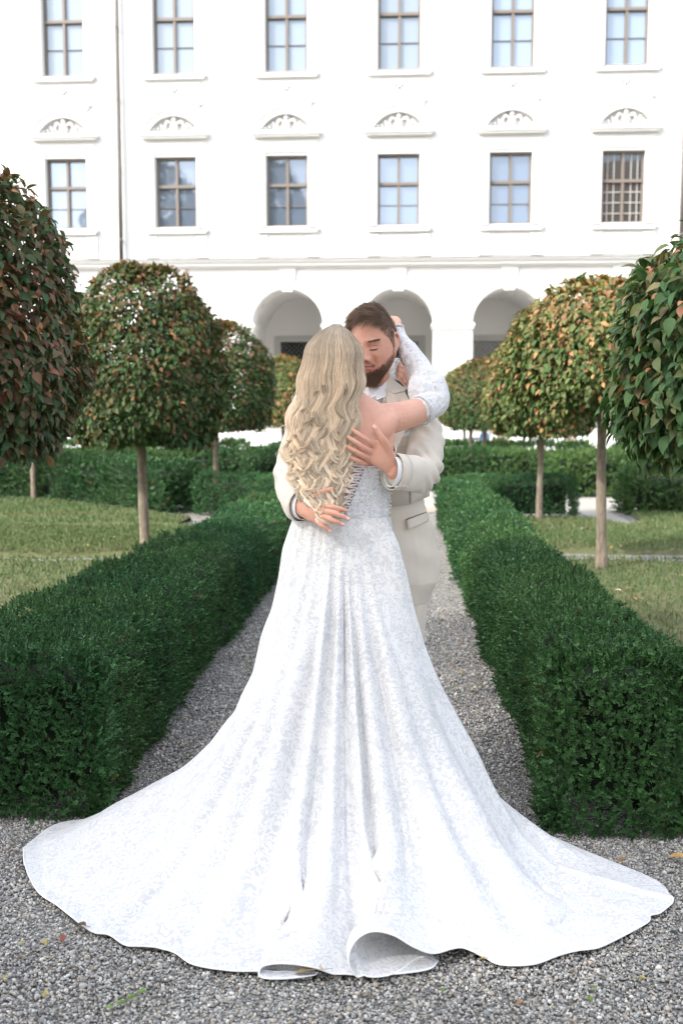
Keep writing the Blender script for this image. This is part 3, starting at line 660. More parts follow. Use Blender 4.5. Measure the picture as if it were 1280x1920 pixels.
# ---------------------------------------------------------------- bench, planters in front of the wall
wp = mat('white_bench_paint', (.80, .80, .79), .5)
bx_ = G(512, 862); b = tag(empty('garden_bench', (-4.05, 29.6, 0)), 'white garden bench before the building, left of the bride', 'bench')
mb = MB(); [mb.box(-.9, .9, -.25+.115*i, -.16+.115*i, .43, .46) for i in range(4)]; mb.build('seat', wp, b)
mb = MB(); [mb.box(-.9, .9, .22+.02*i, .245+.02*i, .55+.14*i, .65+.14*i) for i in range(3)]; mb.build('backrest', wp, b)
for sx_ in (-.8, .8):
    mb = MB(); mb.bar((sx_, -.22, 0), (sx_, -.22, .43), .07, .06); mb.build('leg', wp, b); mb = MB(); mb.bar((sx_, .24, 0), (sx_, .27, .93), .07, .06); mb.build('leg', wp, b)
    mb = MB(); mb.bar((sx_, -.24, .62), (sx_, .24, .62), .06, .04); mb.bar((sx_, -.22, .46), (sx_, -.22, .6), .05, .05); mb.build('armrest', wp, b)
def planter(x, y, cols, label, h_=.55, seed=0, n=420):
    r = np.random.default_rng(seed); root = tag(empty('planter', (x, y, 0)), label, 'plant')
    mb = MB(); mb.tube([(0, 0, 0), (0, 0, .2), (0, 0, .42), (0, 0, .45)], [.17, .2, .25, .27], 20); mb.build('pot', mat('clay_pot', (.4, .22, .14), .8), root, smooth=True)
    d = r.normal(size=(n, 3)); d /= np.linalg.norm(d, axis=1)[:, None]; d[:, 2] = abs(d[:, 2]); pos = d*np.array([.36, .36, h_])*r.uniform(.5, 1, (n, 1))+np.array([0, 0, .42])
    t = np.array(cols)[r.choice(len(cols), n)]*r.uniform(.7, 1.2, (n, 1)); fr = frames(d+r.normal(0, .5, (n, 3)), r.normal(size=(n, 3))); V, Q, at = scatter(CV, CQ, pos, fr, .11*np.ones(n), t)
    link('foliage', npmesh('foliage', V, Q, at), M['leaf'], root)
planter(-7.6, 29.3, [(.5, .16, .06), (.5, .35, .1), (.3, .3, .1)], 'potted bush with orange and yellow flowers under the left trees', .6, 3)
planter(2.95, 29.2, [(.35, .32, .18), (.25, .26, .12)], 'potted straw coloured bush beside the visitor in blue', .5, 4)

# house with an orange roof behind the photographer, mirrored in the windows
hs2 = tag(empty('town_house', (35, -34, 0)), 'long plain house with an orange tiled roof far behind the camera', 'building')
mb = MB(); mb.box(-22, 22, -6, 6, 0, 18.5); mb.build('wall', M['plaster'], hs2)
mb = MB(); mb.add([(-22.5, 6.6, 18.4), (22.5, 6.6, 18.4), (22.5, 0, 25), (-22.5, 0, 25), (-22.5, -6.6, 18.4), (22.5, -6.6, 18.4)], [(0, 1, 2, 3), (3, 2, 5, 4), (0, 3, 4), (1, 5, 2)]); mb.build('roof', M['tile'], hs2)
mb = MB(); mb.box(-.6, .6, 6.0, 6.05, 0, 2.1); w0_ = None
for ix in range(12):
    for iz in range(3):
        if w0_ is None: w0_ = mb.build('window', M['darkglass'], hs2); o = w0_
        else: o = w0_.copy(); COL.objects.link(o)
        o.location = (-20+ix*3.6, 0, 4+iz*4.6)
# ---------------------------------------------------------------- people: shared tools and materials
def fuse(name, mb, voxel, smooth, mat_, parent, post=None):
    me = bpy.data.meshes.new(name); me.from_pydata(mb.v, [], mb.f)
    bm = bmesh.new(); bm.from_mesh(me); bmesh.ops.recalc_face_normals(bm, faces=bm.faces); bm.to_mesh(me); bm.free()
    o = bpy.data.objects.new(name, me); COL.objects.link(o)
    r = o.modifiers.new('r', 'REMESH'); r.mode = 'VOXEL'; r.voxel_size = voxel; r.use_smooth_shade = True
    if smooth: s_ = o.modifiers.new('s', 'SMOOTH'); s_.factor = .5; s_.iterations = smooth
    dg = bpy.context.evaluated_depsgraph_get(); m2 = bpy.data.meshes.new_from_object(o.evaluated_get(dg), depsgraph=dg)
    bpy.data.objects.remove(o); m2.name = name; m2.materials.clear()
    if post is not None:
        n = len(m2.vertices); co = np.empty(n*3, np.float32); no = np.empty(n*3, np.float32); m2.vertices.foreach_get('co', co); m2.vertices.foreach_get('normal', no)
        m2.vertices.foreach_set('co', post(co.reshape(-1, 3).astype(float), no.reshape(-1, 3)).astype(np.float32).ravel()); m2.update()
    return link(name, m2, mat_, parent, True)
def skinmat(name, c1, c2, red):
    m = mat(name, rough=.48); g = NG(m); n1 = g.noise(9, 4, .6); n2 = g.noise(60, 3, .6)
    c = g.mix(g.ramp(n1, [(.35, (0, 0, 0)), (.68, (1, 1, 1))]), c1, c2); c = g.mix(g.math('MULTIPLY', g.ramp(n2, [(.45, (0, 0, 0)), (.7, (1, 1, 1))]), .25), c, red)
    g.l(c, g.b.inputs['Base Color']); g.b.inputs['Subsurface Weight'].default_value = .35; g.b.inputs['Subsurface Radius'].default_value = (1, .35, .2); g.b.inputs['Subsurface Scale'].default_value = .008
    g.b.inputs['Specular IOR Level'].default_value = .35; g.bump(g.noise(420, 2), .12, .001); return m
M['skinA'] = skinmat('skin_bride', (.70, .385, .285), (.75, .45, .345), (.70, .28, .21)); M['skinB'] = skinmat('skin_groom', (.62, .33, .235), (.68, .38, .285), (.62, .23, .17))
def cloth(name, c, rough=.75, weave=900, wr=.15):
    m = mat(name, rough=rough); g = NG(m); n = g.noise(5, 4, .6); cc = g.mix(g.ramp(n, [(.35, (0, 0, 0)), (.7, (1, 1, 1))]), tuple(x*.94 for x in c), c); g.l(cc, g.b.inputs['Base Color'])
    w_ = g.noise(weave, 2); g.bump(w_, wr, .001); g.b.inputs['Sheen Weight'].default_value = .25; return m
M['suit'] = cloth('beige_suit', (.70, .625, .54)); M['vest'] = cloth('beige_vest', (.58, .51, .43)); M['shirt'] = cloth('white_shirt', (.82, .83, .86), .8); M['seam'] = mat('seam', (.18, .15, .13), .8)
M['silk'] = mat('bow_silk', (.58, .52, .47), .28, Sheen_Weight=.3)
def head_local(nu=150, nv=110):
    """closed head surface, face towards -Y, centre between the ears"""
    u = np.linspace(0, 2*np.pi, nu, endpoint=False); v = np.linspace(.02, np.pi-.02, nv); U_, V_ = np.meshgrid(u, v)
    dx, dy, dz = np.sin(U_)*np.sin(V_), -np.cos(U_)*np.sin(V_), np.cos(V_)
    pw = lambda a, p: np.sign(a)*np.abs(a)**p
    z = .120*dz; t = (-z/.118).clip(0, 1); tu = (z/.12).clip(0, 1)
    x = .0775*pw(dx, .92)*(1-.25*t**2.6); y = .099*pw(dy, .95)
    bk = y > 0; y = np.where(bk, y*(1-.55*np.clip((t-.15)/.85, 0, 1)**1.2), y*(1-.10*tu**2)); x = np.where(dz < 0, x*(1+.10*np.abs(dx)*(1-t)*t*4*.25), x)
    y = y-.012*t**2*(~bk); y = np.where(bk, y+.008, y)
    ft = (dy < 0)
    def ga(cx, cz, a, s1, s2, sym=True):
        o = np.zeros_like(x)
        for s_ in ((-1, 1) if sym and cx else (1,)): o += a*np.exp(-((x-s_*cx)/s1)**2-((z-cz)/s2)**2)
        return o*ft
    d = ga(0, -.030, .024, .0125, .012)+ga(0, -.014, .012, .0105, .016)+ga(0, .010, .007, .007, .018)+ga(.0135, -.035, .012, .006, .0065)
    d += ga(.031, .004, -.0115, .016, .011)+ga(.031, .001, .0075, .0125, .0075)+ga(.030, .0245, .0055, .019, .0055)+ga(.012, .004, -.006, .006, .009)
    d += ga(.043, -.027, .0055, .018, .016)+ga(0, -.0545, .0060, .019, .0040)+ga(0, -.0655, .0065, .017, .0045)+ga(0, -.0600, -.0050, .021, .0020)
    d += ga(0, -.100, .0075, .020, .013)+ga(0, -.078, -.0035, .018, .005)+ga(.028, -.046, -.0055, .006, .013)
    y = y-d
    V = np.stack([x, y, z], -1).reshape(-1, 3); i = np.arange(nv-1)[:, None]; j = np.arange(nu)[None]
    Q = np.stack([i*nu+j, i*nu+(j+1) % nu, (i+1)*nu+(j+1) % nu, (i+1)*nu+j], -1).reshape(-1, 4)
    F_ = [tuple(q) for q in Q]+[tuple(range(nu)), tuple((nv-1)*nu+k for k in reversed(range(nu)))]
    return V, F_, (nu, nv)
def ear(mb, s_, T):
    for pts, r_ in (([(.076, .004, .026), (.081, .016, .030), (.085, .023, .016), (.083, .021, -.006), (.078, .008, -.024), (.075, .000, -.030)], [.0035, .0042, .0045, .0045, .005, .0035]),
                    ([(.074, .004, .018), (.079, .012, .002), (.076, .004, -.018)], [(.010, .004), (.014, .004), (.008, .004)])):
        V, F_ = rings([(s_*a, b, c_) for a, b, c_ in pts], r_, (0, 1, 0), 10, 4); mb.add([T@Vector(v) for v in V], F_)
HV, HF, HN = head_local()
def finger(mb, pts, r0=.0088, r1=.0066, seg=10):
    n = len(pts); V, F_ = rings(pts, [r0+(r1-r0)*i/(n-1)+(.0006 if i in (1,) else 0) for i in range(n)], (0, 0, 1), seg, 5); mb.add(V, F_)
def nail(parent, p, d, n, mat_, l=.0065, w_=.0048):
    d = Vector(d).normalized(); n = Vector(n); n = (n-d*n.dot(d)).normalized(); s_ = d.cross(n); V = []; F_ = []
    for i in range(5):
        for j in range(5):
            a, b = (j-2)/2, (i-2)/2; q = math.sqrt(max(0, 1-.55*b*b*b*b)); V.append(Vector(p)+s_*(a*w_*q)+d*(b*l)+n*(.0012-.0016*a*a-.0006*b*b))
    F_ = [(i*5+j, i*5+j+1, (i+1)*5+j+1, (i+1)*5+j) for i in range(4) for j in range(4)]
    mb = MB(); mb.add(V, F_); o = mb.build('fingernail', mat_, parent, True); md = o.modifiers.new('t', 'SOLIDIFY'); md.thickness = .0006; return o
def hair_curves(name, strands, radius, mat_, parent, tip=.35, tone=None):
    """strands: list of (n,3) arrays"""
    hc = bpy.data.hair_curves.new(name); sizes = [len(s_) for s_ in strands]; hc.add_curves(sizes)
    pts = np.concatenate(strands).astype(np.float32); hc.position_data.foreach_set('vector', pts.ravel())
    t = np.concatenate([np.linspace(0, 1, n) for n in sizes]); rad = (radius*(1-(1-tip)*t**2)).astype(np.float32)
    at = hc.attributes.get('radius') or hc.attributes.new('radius', 'FLOAT', 'POINT'); at.data.foreach_set('value', rad)
    tn = hc.attributes.new('tone', 'FLOAT', 'CURVE'); tn.data.foreach_set('value', np.ones(len(sizes), np.float32) if tone is None else np.asarray(tone, np.float32))
    o = bpy.data.objects.new(name, hc); COL.objects.link(o); o.parent = parent; hc.materials.append(mat_); return o
def hairmat(name, root, mid, tip, rough=.38, var=.35):
    m = mat(name, rough=rough); g = NG(m); hi = g.n('HairInfo')
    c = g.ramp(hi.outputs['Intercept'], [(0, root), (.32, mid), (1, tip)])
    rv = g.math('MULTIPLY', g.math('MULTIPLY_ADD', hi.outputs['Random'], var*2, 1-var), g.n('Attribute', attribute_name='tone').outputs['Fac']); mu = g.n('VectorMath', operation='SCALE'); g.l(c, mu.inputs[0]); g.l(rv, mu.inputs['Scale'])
    g.l(mu.outputs[0], g.b.inputs['Base Color']); g.b.inputs['Specular IOR Level'].default_value = .55
    tr = g.n('BsdfTranslucent'); g.l(mu.outputs[0], tr.inputs[0]); mx = g.n('MixShader'); mx.inputs[0].default_value = .25
    g.l(g.b.outputs[0], mx.inputs[1]); g.l(tr.outputs[0], mx.inputs[2]); g.l(mx.outputs[0], g.out.inputs[0]); return m
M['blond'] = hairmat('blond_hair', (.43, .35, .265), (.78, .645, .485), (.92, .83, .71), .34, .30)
M['brownhair'] = hairmat('brown_hair', (.10, .066, .045), (.17, .11, .075), (.27, .185, .125), .4, .35); M['beard'] = hairmat('beard_hair', (.065, .042, .03), (.115, .07, .046), (.19, .115, .07), .45, .4)
M['haircap'] = mat('hair_under', (.50, .40, .29), .7); M['scalpcap'] = mat('scalp_under', (.07, .048, .036), .8)
# ---------------------------------------------------------------- the groom
groom = tag(empty('person', (P(695, 900, 3.76).x, 3.76, 0)), 'bearded man in a beige suit and bow tie embracing the bride, eyes lowered', 'person')
GL_ = groom.location.copy()
def gput(o): o.matrix_parent_inverse = Matrix.Translation(-GL_); return o
HS = 1.09; Hc = P(698, 645, 3.665)
TG = Matrix.Translation(Hc) @ Matrix.Rotation(R(-15.5), 4, 'Z') @ Matrix.Rotation(R(13), 4, 'X') @ Matrix.Rotation(R(-2), 4, 'Y') @ Matrix.Diagonal((HS, HS, HS, 1))
mb = MB(); mb.add([TG@Vector(v) for v in HV], HF)
for s_ in (-1, 1): ear(mb, s_, TG)
def tubeof(mb, pts, rads, side=(1, 0, 0), seg=20, sub=6): V, F_ = rings(pts, rads, side, seg, sub); mb.add(V, F_)
tubeof(mb, [P(697, 690, 3.70), P(702, 725, 3.725), P(698, 760, 3.75), P(692, 800, 3.75)], [(.060, .062), (.060, .060), (.075, .062), (.12, .07)])
tubeof(mb, [P(690, 775, 3.75), P(688, 830, 3.75), P(688, 900, 3.76), P(689, 985, 3.77), P(689, 1060, 3.77)], [(.16, .08), (.195, .11), (.185, .115), (.19, .12), (.17, .12)])
wR, wL = P(738, 884, 3.290), P(561, 948, 3.31)
tubeof(mb, [P(780, 800, 3.74), P(796, 845, 3.66), P(789, 885, 3.51), P(770, 889, 3.39), wR], [.052, .047, .044, .040, (.031, .026)], (0, 0, 1))
tubeof(mb, [P(595, 800, 3.74), P(562, 850, 3.66), P(545, 897, 3.51), P(551, 925, 3.40), wL], [.052, .047, .044, .040, (.031, .026)], (0, 0, 1))
for s_, hx in ((1, 752), (-1, 640)):
    h_ = P(hx, 1060, 3.77); an = Vector((h_.x+.01*s_, 3.80, .09)); tubeof(mb, [h_, (h_+an)/2+Vector((0, -.02, .03)), an], [.095, .062, .042])
    tubeof(mb, [an+Vector((0, .03, -.02)), an+Vector((0, -.05, -.045)), an+Vector((.005*s_, -.13, -.06))], [(.035, .04), (.042, .026), (.035, .018)])
# his left hand, open on her upper back (right in the photo)
def hnd(pts): return [P(*p) for p in pts]
tubeof(mb, hnd([(745, 884, 3.30), (730, 868, 3.283), (712, 852, 3.276), (698, 843, 3.280)]), [(.030, .022), (.036, .018), (.042, .016), (.040, .013)], tuple(P(690, 870, 3.28)-P(708, 822, 3.28)))
FR = [[(703, 836, 3.274), (689, 826, 3.262), (675, 816, 3.262), (662, 807, 3.270)], [(697, 848, 3.272), (682, 839, 3.256), (667, 829, 3.254), (653, 820, 3.264)],
      [(691, 859, 3.274), (677, 852, 3.260), (664, 845, 3.258), (652, 838, 3.266)], [(685, 869, 3.284), (674, 865, 3.270), (663, 860, 3.266), (653, 855, 3.272)]]
for f in FR: finger(mb, hnd(f), .0098, .0074)
TH = [(733, 866, 3.285), (726, 838, 3.270), (715, 820, 3.258), (702, 801, 3.262)]
V, F_ = rings(hnd(TH), [.017, .0155, .0115, .0088], (0, 0, 1), 12, 5); mb.add(V, F_)
# his right hand, low on her waist (left in the photo)
tubeof(mb, hnd([(556, 944, 3.32), (573, 951, 3.285), (592, 957, 3.262), (604, 962, 3.258)]), [(.030, .022), (.036, .019), (.041, .016), (.039, .013)], tuple(P(600, 938, 3.26)-P(588, 978, 3.26)))
FL = [[(607, 948, 3.250), (623, 951, 3.236), (637, 954, 3.234), (649, 958, 3.242)], [(606, 958, 3.246), (624, 962, 3.230), (639, 967, 3.228), (653, 973, 3.236)],
      [(602, 968, 3.246), (617, 973, 3.230), (630, 978, 3.228), (643, 983, 3.236)], [(594, 975, 3.256), (602, 983, 3.240), (611, 990, 3.238), (619, 996, 3.244)]]
for f in FL: finger(mb, hnd(f), .0098, .0074)
V, F_ = rings(hnd([(575, 944, 3.285), (588, 930, 3.262), (603, 922, 3.250), (622, 917, 3.252)]), [.017, .0145, .0115, .0085], (0, 0, 1), 12, 5); mb.add(V, F_)
gbody = gput(fuse('body', mb, .0026, 3, M['skinB'], groom))
nm = mat('nail', (.80, .50, .44), .3); gn = []
def dirn(f): return P(*f[-1])-P(*f[-2])
for f in (FL[1], FL[2], FL[3]):
    gput(nail(groom, P(*f[-1])+Vector((0, -.0072, .001))-dirn(f).normalized()*.0005, dirn(f), (0, -1, .15), nm, .0062, .0052))
gput(nail(groom, P(*TH[-1])+Vector((.0, -.0082, .001)), dirn(TH), (.25, -1, 0), nm, .0075, .0062))
# trousers
mb = MB()
for s_, hx in ((1, 753), (-1, 636)):
    h_ = P(hx, 1050, 3.77); an = Vector((h_.x+.005*s_, 3.79, .05)); tubeof(mb, [h_+Vector((0, 0, .04)), h_+Vector((0, 0, -.15)), (h_+an)/2, an], [(.105, .12), (.098, .11), (.082, .092), (.082, .09)])
tubeof(mb, [P(692, 1075, 3.77), P(692, 1000, 3.77), P(692, 960, 3.77)], [(.17, .125), (.195, .135), (.19, .13)])
gput(fuse('trousers', mb, .006, 4, M['suit'], groom))
shoe = mat('brown_leather', (.10, .05, .03), .3)
for s_, hx in ((1, 753), (-1, 636)):
    h_ = P(hx, 1050, 3.77); a = Vector((h_.x+.005*s_, 3.80, 0)); mb = MB()
    tubeof(mb, [a+Vector((0, .06, .045)), a+Vector((0, -.02, .05)), a+Vector((.005*s_, -.10, .04)), a+Vector((.01*s_, -.17, .032))], [(.036, .045), (.042, .05), (.048, .038), (.038, .026)])
    gput(fuse('shoe', mb, .004, 3, shoe, groom))
# jacket
def wrinkle(co, no):
    w_ = wob(co*np.array([1, 1, 1.9]), 22, 4)*.0050+wob(co, 55, 6)*.0014
    for c_, ax, a, f in ((P(800, 880, 3.5), Vector((.6, .3, .9)), .0100, 105), (P(545, 897, 3.52), Vector((.7, .2, .8)), .0100, 105), (P(800, 815, 3.68), Vector((.15, .3, 1)), .0060, 95)):
        d = co-np.array(c_); e = np.exp(-(d**2).sum(1)/.0075); a_ = np.array(ax.normalized()); w_ += a*e*np.sin(d@a_*f+3*np.sin(d[:, 0]*30))
    return co+no*w_[:, None]
mb = MB()
tubeof(mb, [P(690, 1086, 3.77), P(690, 1040, 3.77), P(689, 985, 3.765), P(688, 925, 3.76), P(687, 850, 3.755), P(687, 805, 3.75), P(689, 775, 3.75), P(695, 752, 3.75)],
       [(.268, .165), (.266, .168), (.242, .160), (.212, .150), (.222, .142), (.215, .125), (.185, .10), (.10, .085)], seg=40)
SR = [P(768, 785, 3.75), P(792, 808, 3.73), P(797, 845, 3.65), P(791, 884, 3.505), P(772, 888, 3.395), P(748, 885, 3.315)]
SL = [P(608, 785, 3.75), P(578, 808, 3.73), P(558, 850, 3.66), P(546, 896, 3.52), P(550, 926, 3.41), P(556, 944, 3.345)]
for q, o_ in ((SR, (0, 0, 1)), (SL, (0, 0, 1))): tubeof(mb, q, [(.080, .075), (.076, .074), (.070, .068), (.066, .064), (.061, .054), (.058, .047)], o_, 24)
def jpost(co, no):
    co = wrinkle(co, no); bot = P(690, 1088, 3.77).z
    return co
jk = gput(fuse('jacket', mb, .0042, 4, M['suit'], groom, jpost))
# sleeve ends: open cloth cuff, shirt cuff inside, buttons
def cuff(c0, c1, r0, r1, side, name, mat_, thick, parent):
    c0, c1 = Vector(c0), Vector(c1); t = (c1-c0).normalized(); u = Vector(side); u = (u-t*u.dot(t)).normalized(); q = t.cross(u); V = []; n = 40
    for c_, (ra, rb) in ((c0, r0), (c0.lerp(c1, .5), ((r0[0]+r1[0])/2, (r0[1]+r1[1])/2)), (c1, r1)):
        for k in range(n): a = 2*math.pi*k/n; V.append(c_+u*ra*math.cos(a)+q*rb*math.sin(a))
    F_ = [(i*n+k, i*n+(k+1) % n, (i+1)*n+(k+1) % n, (i+1)*n+k) for i in range(2) for k in range(n)]
    mb = MB(); mb.add(V, F_); o = mb.build(name, mat_, parent, True); md = o.modifiers.new('t', 'SOLIDIFY'); md.thickness = thick; md.offset = 0; return gput(o)
upR = P(742, 851, 3.3)-P(727, 916, 3.3); eR = P(735, 884, 3.285)
cuff(P(752, 885, 3.32), eR, (.059, .049), (.061, .050), upR, 'sleeve_cuff', M['suit'], .0035, groom)
cuff(P(745, 885, 3.30), eR+Vector((-.006, -.002, .0)), (.050, .040), (.052, .041), upR, 'shirt_cuff', M['shirt'], .002, groom)
upL = P(557, 925, 3.3)-P(560, 968, 3.3); eL = P(566, 949, 3.310)
cuff(P(555, 944, 3.35), eL, (.058, .047), (.055, .048), upL, 'sleeve_cuff', M['suit'], .0035, groom)
cuff(P(560, 947, 3.33), eL+Vector((.007, -.001, .0)), (.047, .038), (.045, .038), upL, 'shirt_cuff', M['shirt'], .002, groom)
bt = mat('button', (.62, .58, .52), .3)
for k in range(4):
    c_ = P(743+6.2*k, 913.5-.6*k, 3.262+.009*k); mb = MB(); mb.tube([c_, c_+Vector((0, -.004, -.0015))], [.0062, .0055], 12); gput(mb.build('button', bt, groom, True))
c_ = P(531, 962, 3.30); mb = MB(); mb.tube([c_, c_+Vector((-.002, -.004, 0))], [.006, .005], 12)
# lapel, collar, shirt, bow tie, pocket
def plate(name, poly, mat_, thick, parent=None, smooth=False, bev=0):
    mb = MB(); pts = [P(*p) for p in poly]; c_ = sum(pts, Vector())/len(pts); n = len(pts)
    mb.add(pts+[c_], [(i, (i+1) % n, n) for i in range(n)]); o = mb.build(name, mat_, parent or groom, smooth); md = o.modifiers.new('t', 'SOLIDIFY'); md.thickness = thick; md.offset = 0; return gput(o)
tubeof_c = MB(); tubeof(tubeof_c, [P(700, 765, 3.735), P(702, 748, 3.725), P(705, 728, 3.735)], [(.090, .078), (.073, .074), (.066, .068)])
gput(fuse('shirt', tubeof_c, .003, 2, M['shirt'], groom))
plate('shirt_collar', [(724, 715, 3.665), (722, 744, 3.640), (700, 753, 3.625), (676, 752, 3.635), (678, 745, 3.632), (700, 738, 3.640), (716, 724, 3.655)], M['shirt'], .004)
plate('collar_lapel', [(725, 706, 3.70), (733, 709, 3.71), (757, 728, 3.70), (759, 733, 3.67), (739, 739, 3.645), (729, 733, 3.645), (724, 745, 3.635), (716, 765, 3.625), (721, 730, 3.65)], M['suit'], .005)
plate('lapel', [(724, 746, 3.632), (730, 735, 3.638), (739, 740, 3.638), (758, 735, 3.655), (768, 752, 3.630), (762, 800, 3.600), (740, 850, 3.590), (722, 800, 3.605)], M['suit'], .005)
mb = MB(); 
for s_, (a, b) in ((1, ((706, 745), (684, 755))), ):
    pts = [P(704, 742, 3.622), P(706, 757, 3.622), P(692, 757, 3.612), P(684, 753, 3.610), P(684, 747, 3.610), P(692, 745, 3.612)]
    mb.add(pts, [(0, 1, 2, 5), (5, 2, 3, 4)])
    pts = [P(676, 744, 3.61), P(676, 756, 3.61), P(662, 760, 3.622), P(662, 742, 3.622)]; mb.add(pts, [(0, 1, 2, 3)])
o = gput(mb.build('bow_tie', M['silk'], groom, True)); md = o.modifiers.new('t', 'SOLIDIFY'); md.thickness = .012; md.offset = 0; md = o.modifiers.new('b', 'BEVEL'); md.width = .003; md.segments = 2
mb = MB(); rr_ = np.random.default_rng(3)
for k in range(16):
    c_ = P(680+rr_.uniform(-6, 6), 750.5+rr_.uniform(-5, 5), 3.600); mb.tube([c_, c_+Vector((0, -.003, 0))], [.0035, .0015], 6)
gput(mb.build('bow_jewel', mat('crystal', (.85, .85, .85), .1, Metallic=.6), groom))
def onjacket(px, py, off=.003):      # point just in front of the jacket's torso
    zc = P(px, py, 3.6); ys = [1086, 1040, 985, 925, 850, 805]; cxp = [690, 690, 689, 688, 687, 687]; hw = [.268, .266, .242, .212, .222, .215]; hd = [.165, .168, .160, .150, .142, .125]
    py_ = np.interp(py, ys[::-1], range(6)[::-1]) if False else None
    a = np.interp(py, ys[::-1], hw[::-1]); b = np.interp(py, ys[::-1], hd[::-1]); c_ = P(np.interp(py, ys[::-1], cxp[::-1]), py, 3.765)
    Y = 3.62
    for _ in range(5):
        q = P(px, py, Y); t = min(.97, abs(q.x-c_.x)/a); Y = 3.763-b*math.sqrt(1-t*t)-off
    return P(px, py, Y)
def patch(name, quad, mat_, thick=.004, nx=8, ny=6, off=.003, parent=None):
    (a, b, c_, d) = quad; V = []
    for j in range(ny+1):
        for i in range(nx+1):
            s_, t = i/nx, j/ny; px = (a[0]*(1-s_)+b[0]*s_)*(1-t)+(d[0]*(1-s_)+c_[0]*s_)*t; py = (a[1]*(1-s_)+b[1]*s_)*(1-t)+(d[1]*(1-s_)+c_[1]*s_)*t; V.append(onjacket(px, py, off))
    F_ = [(j*(nx+1)+i, j*(nx+1)+i+1, (j+1)*(nx+1)+i+1, (j+1)*(nx+1)+i) for j in range(ny) for i in range(nx)]
    mb = MB(); mb.add(V, F_); o = mb.build(name, mat_, parent or groom, True); md = o.modifiers.new('t', 'SOLIDIFY'); md.thickness = thick; md.offset = 0; return gput(o)
patch('pocket_flap', [(762, 975), (799, 961), (802, 977), (765, 993)], M['suit'], .006, off=.006)
patch('pocket_slit', [(761, 973.5), (799, 959.5), (799, 961), (761, 975)], M['seam'], .002, off=.004)
patch('waistcoat', [(700, 800), (768, 815), (772, 945), (700, 955)], M['vest'], .004, off=.010)
patch('jacket_front', [(768, 805), (800, 800), (805, 930), (769, 945)], M['suit'], .005, off=.016)
patch('pocket_square', [(753, 813), (778, 806), (778, 812), (753, 820)], M['shirt'], .004, off=.020)
# face: lashes, brows, lips, hair and beard
def HP(x, z, dy=0.0):                 # point on the head's front at local x, z
    i = np.argmin((HV[:, 0]-x)**2+(HV[:, 2]-z)**2+np.where(HV[:, 1] > 0, 1, 0)); v = HV[i]; return Vector((x, v[1]+dy, z))
for s_ in (-1, 1):
    mb = MB(); pts = [TG@HP(s_*(.031+.0125*t), -.0035-.0028*(1-t*t), -.0008) for t in np.linspace(-1, 1, 9)]; mb.tube(pts, [.0006, .0014, .0019, .0021, .0022, .0022, .0021, .0018, .0009], 6)
    gput(mb.build('eyelash', mat('lash', (.03, .02, .015), .6), groom))
    mb = MB(); pts = [TG@HP(s_*(.031+.0125*t), .0045+.002*(1-t*t), -.0002) for t in np.linspace(-1, 1, 7)]; mb.tube(pts, [.0003, .0006, .0007, .0007, .0007, .0006, .0003], 6)
    gput(mb.build('eyelid_crease', mat('lid_crease_shade', (.36, .17, .12), .6), groom))  # strip coloured darker than the skin for shade in the lid fold
mb = MB(); pts = [TG@HP(.021*t, -.0600-.0008*t*t, .0006) for t in np.linspace(-1, 1, 11)]; mb.tube(pts, .0011, 6); gput(mb.build('mouth_line', mat('mouth', (.26, .08, .07), .6), groom))
mb = MB()
for z, h_ in ((-.0550, .0032), (-.0655, .0042)): pts = [TG@HP(.018*t, z, .0012) for t in np.linspace(-1, 1, 11)]; mb.tube(pts, [HS*h_*(1-abs(t)**2.5)+.0006 for t in np.linspace(-1, 1, 11)], 8)
gput(mb.build('lips', mat('lip', (.58, .24, .20), .4), groom, True))
hv = HV.reshape(HN[1], HN[0], 3); gu = np.roll(hv, -1, 1)-np.roll(hv, 1, 1); gv = np.gradient(hv, axis=0); hn = np.cross(gu, gv); hn /= np.linalg.norm(hn, axis=-1, keepdims=True)+1e-12
if (hn*hv).sum(-1).mean() < 0: hn = -hn
def head_sample(n, region, seed):
    r = np.random.default_rng(seed); out = []
    i = r.uniform(1, HN[1]-2, n*6); j = r.integers(0, HN[0], n*6); wv = np.sin(np.pi*i/HN[1]); k = r.random(n*6) < wv; i, j = i[k], j[k]; i0 = i.astype(int); f = (i-i0)[:, None]; j2 = (j+1) % HN[0]; g_ = r.random((len(j), 1))
    p = (hv[i0, j]*(1-f)+hv[i0+1, j]*f)*(1-g_)+(hv[i0, j2]*(1-f)+hv[i0+1, j2]*f)*g_; nn = hn[i0, j]; ok = region(p, r); return p[ok][:n], nn[ok][:n], r
TGn = np.array(TG); 
def tw(p): return p@TGn[:3, :3].T+TGn[:3, 3]
def strands(p, nn, dirs, length, npt=5, grav=.0, wave=.0, r=None):
    t = np.linspace(0, 1, npt)[:, None]; out = []
    for a, n_, d, l in zip(p, nn, dirs, length):
        c_ = a+n_*(-.001)+ (n_*(t*l*.55)*(1-t*.45)+d*(t**1.25*l)); c_[:, 2] -= grav*l*t[:, 0]**2
        out.append(tw(c_))
    return out
def hairline(p, r):
    x, y, z = p.T; front = .062+.10*np.abs(x)*0; ang = np.arctan2(np.abs(x), -y)    # 0 at the front, pi at the back
    lim = np.interp(ang, [0, .35, .62, .85, 1.05, 1.25, 1.6, 2.1, 3.2], [.086, .085, .078, .050, .026, -.005, -.012, -.045, -.070]); lim = np.where((np.abs(ang-1.62) < .12) & (z < .035), .035, lim); return z > lim+r.normal(0, .0025, len(z))
p, nn, r = head_sample(11000, hairline, 11)
zt = ((p[:, 2]-.02)/.08).clip(0, 1)
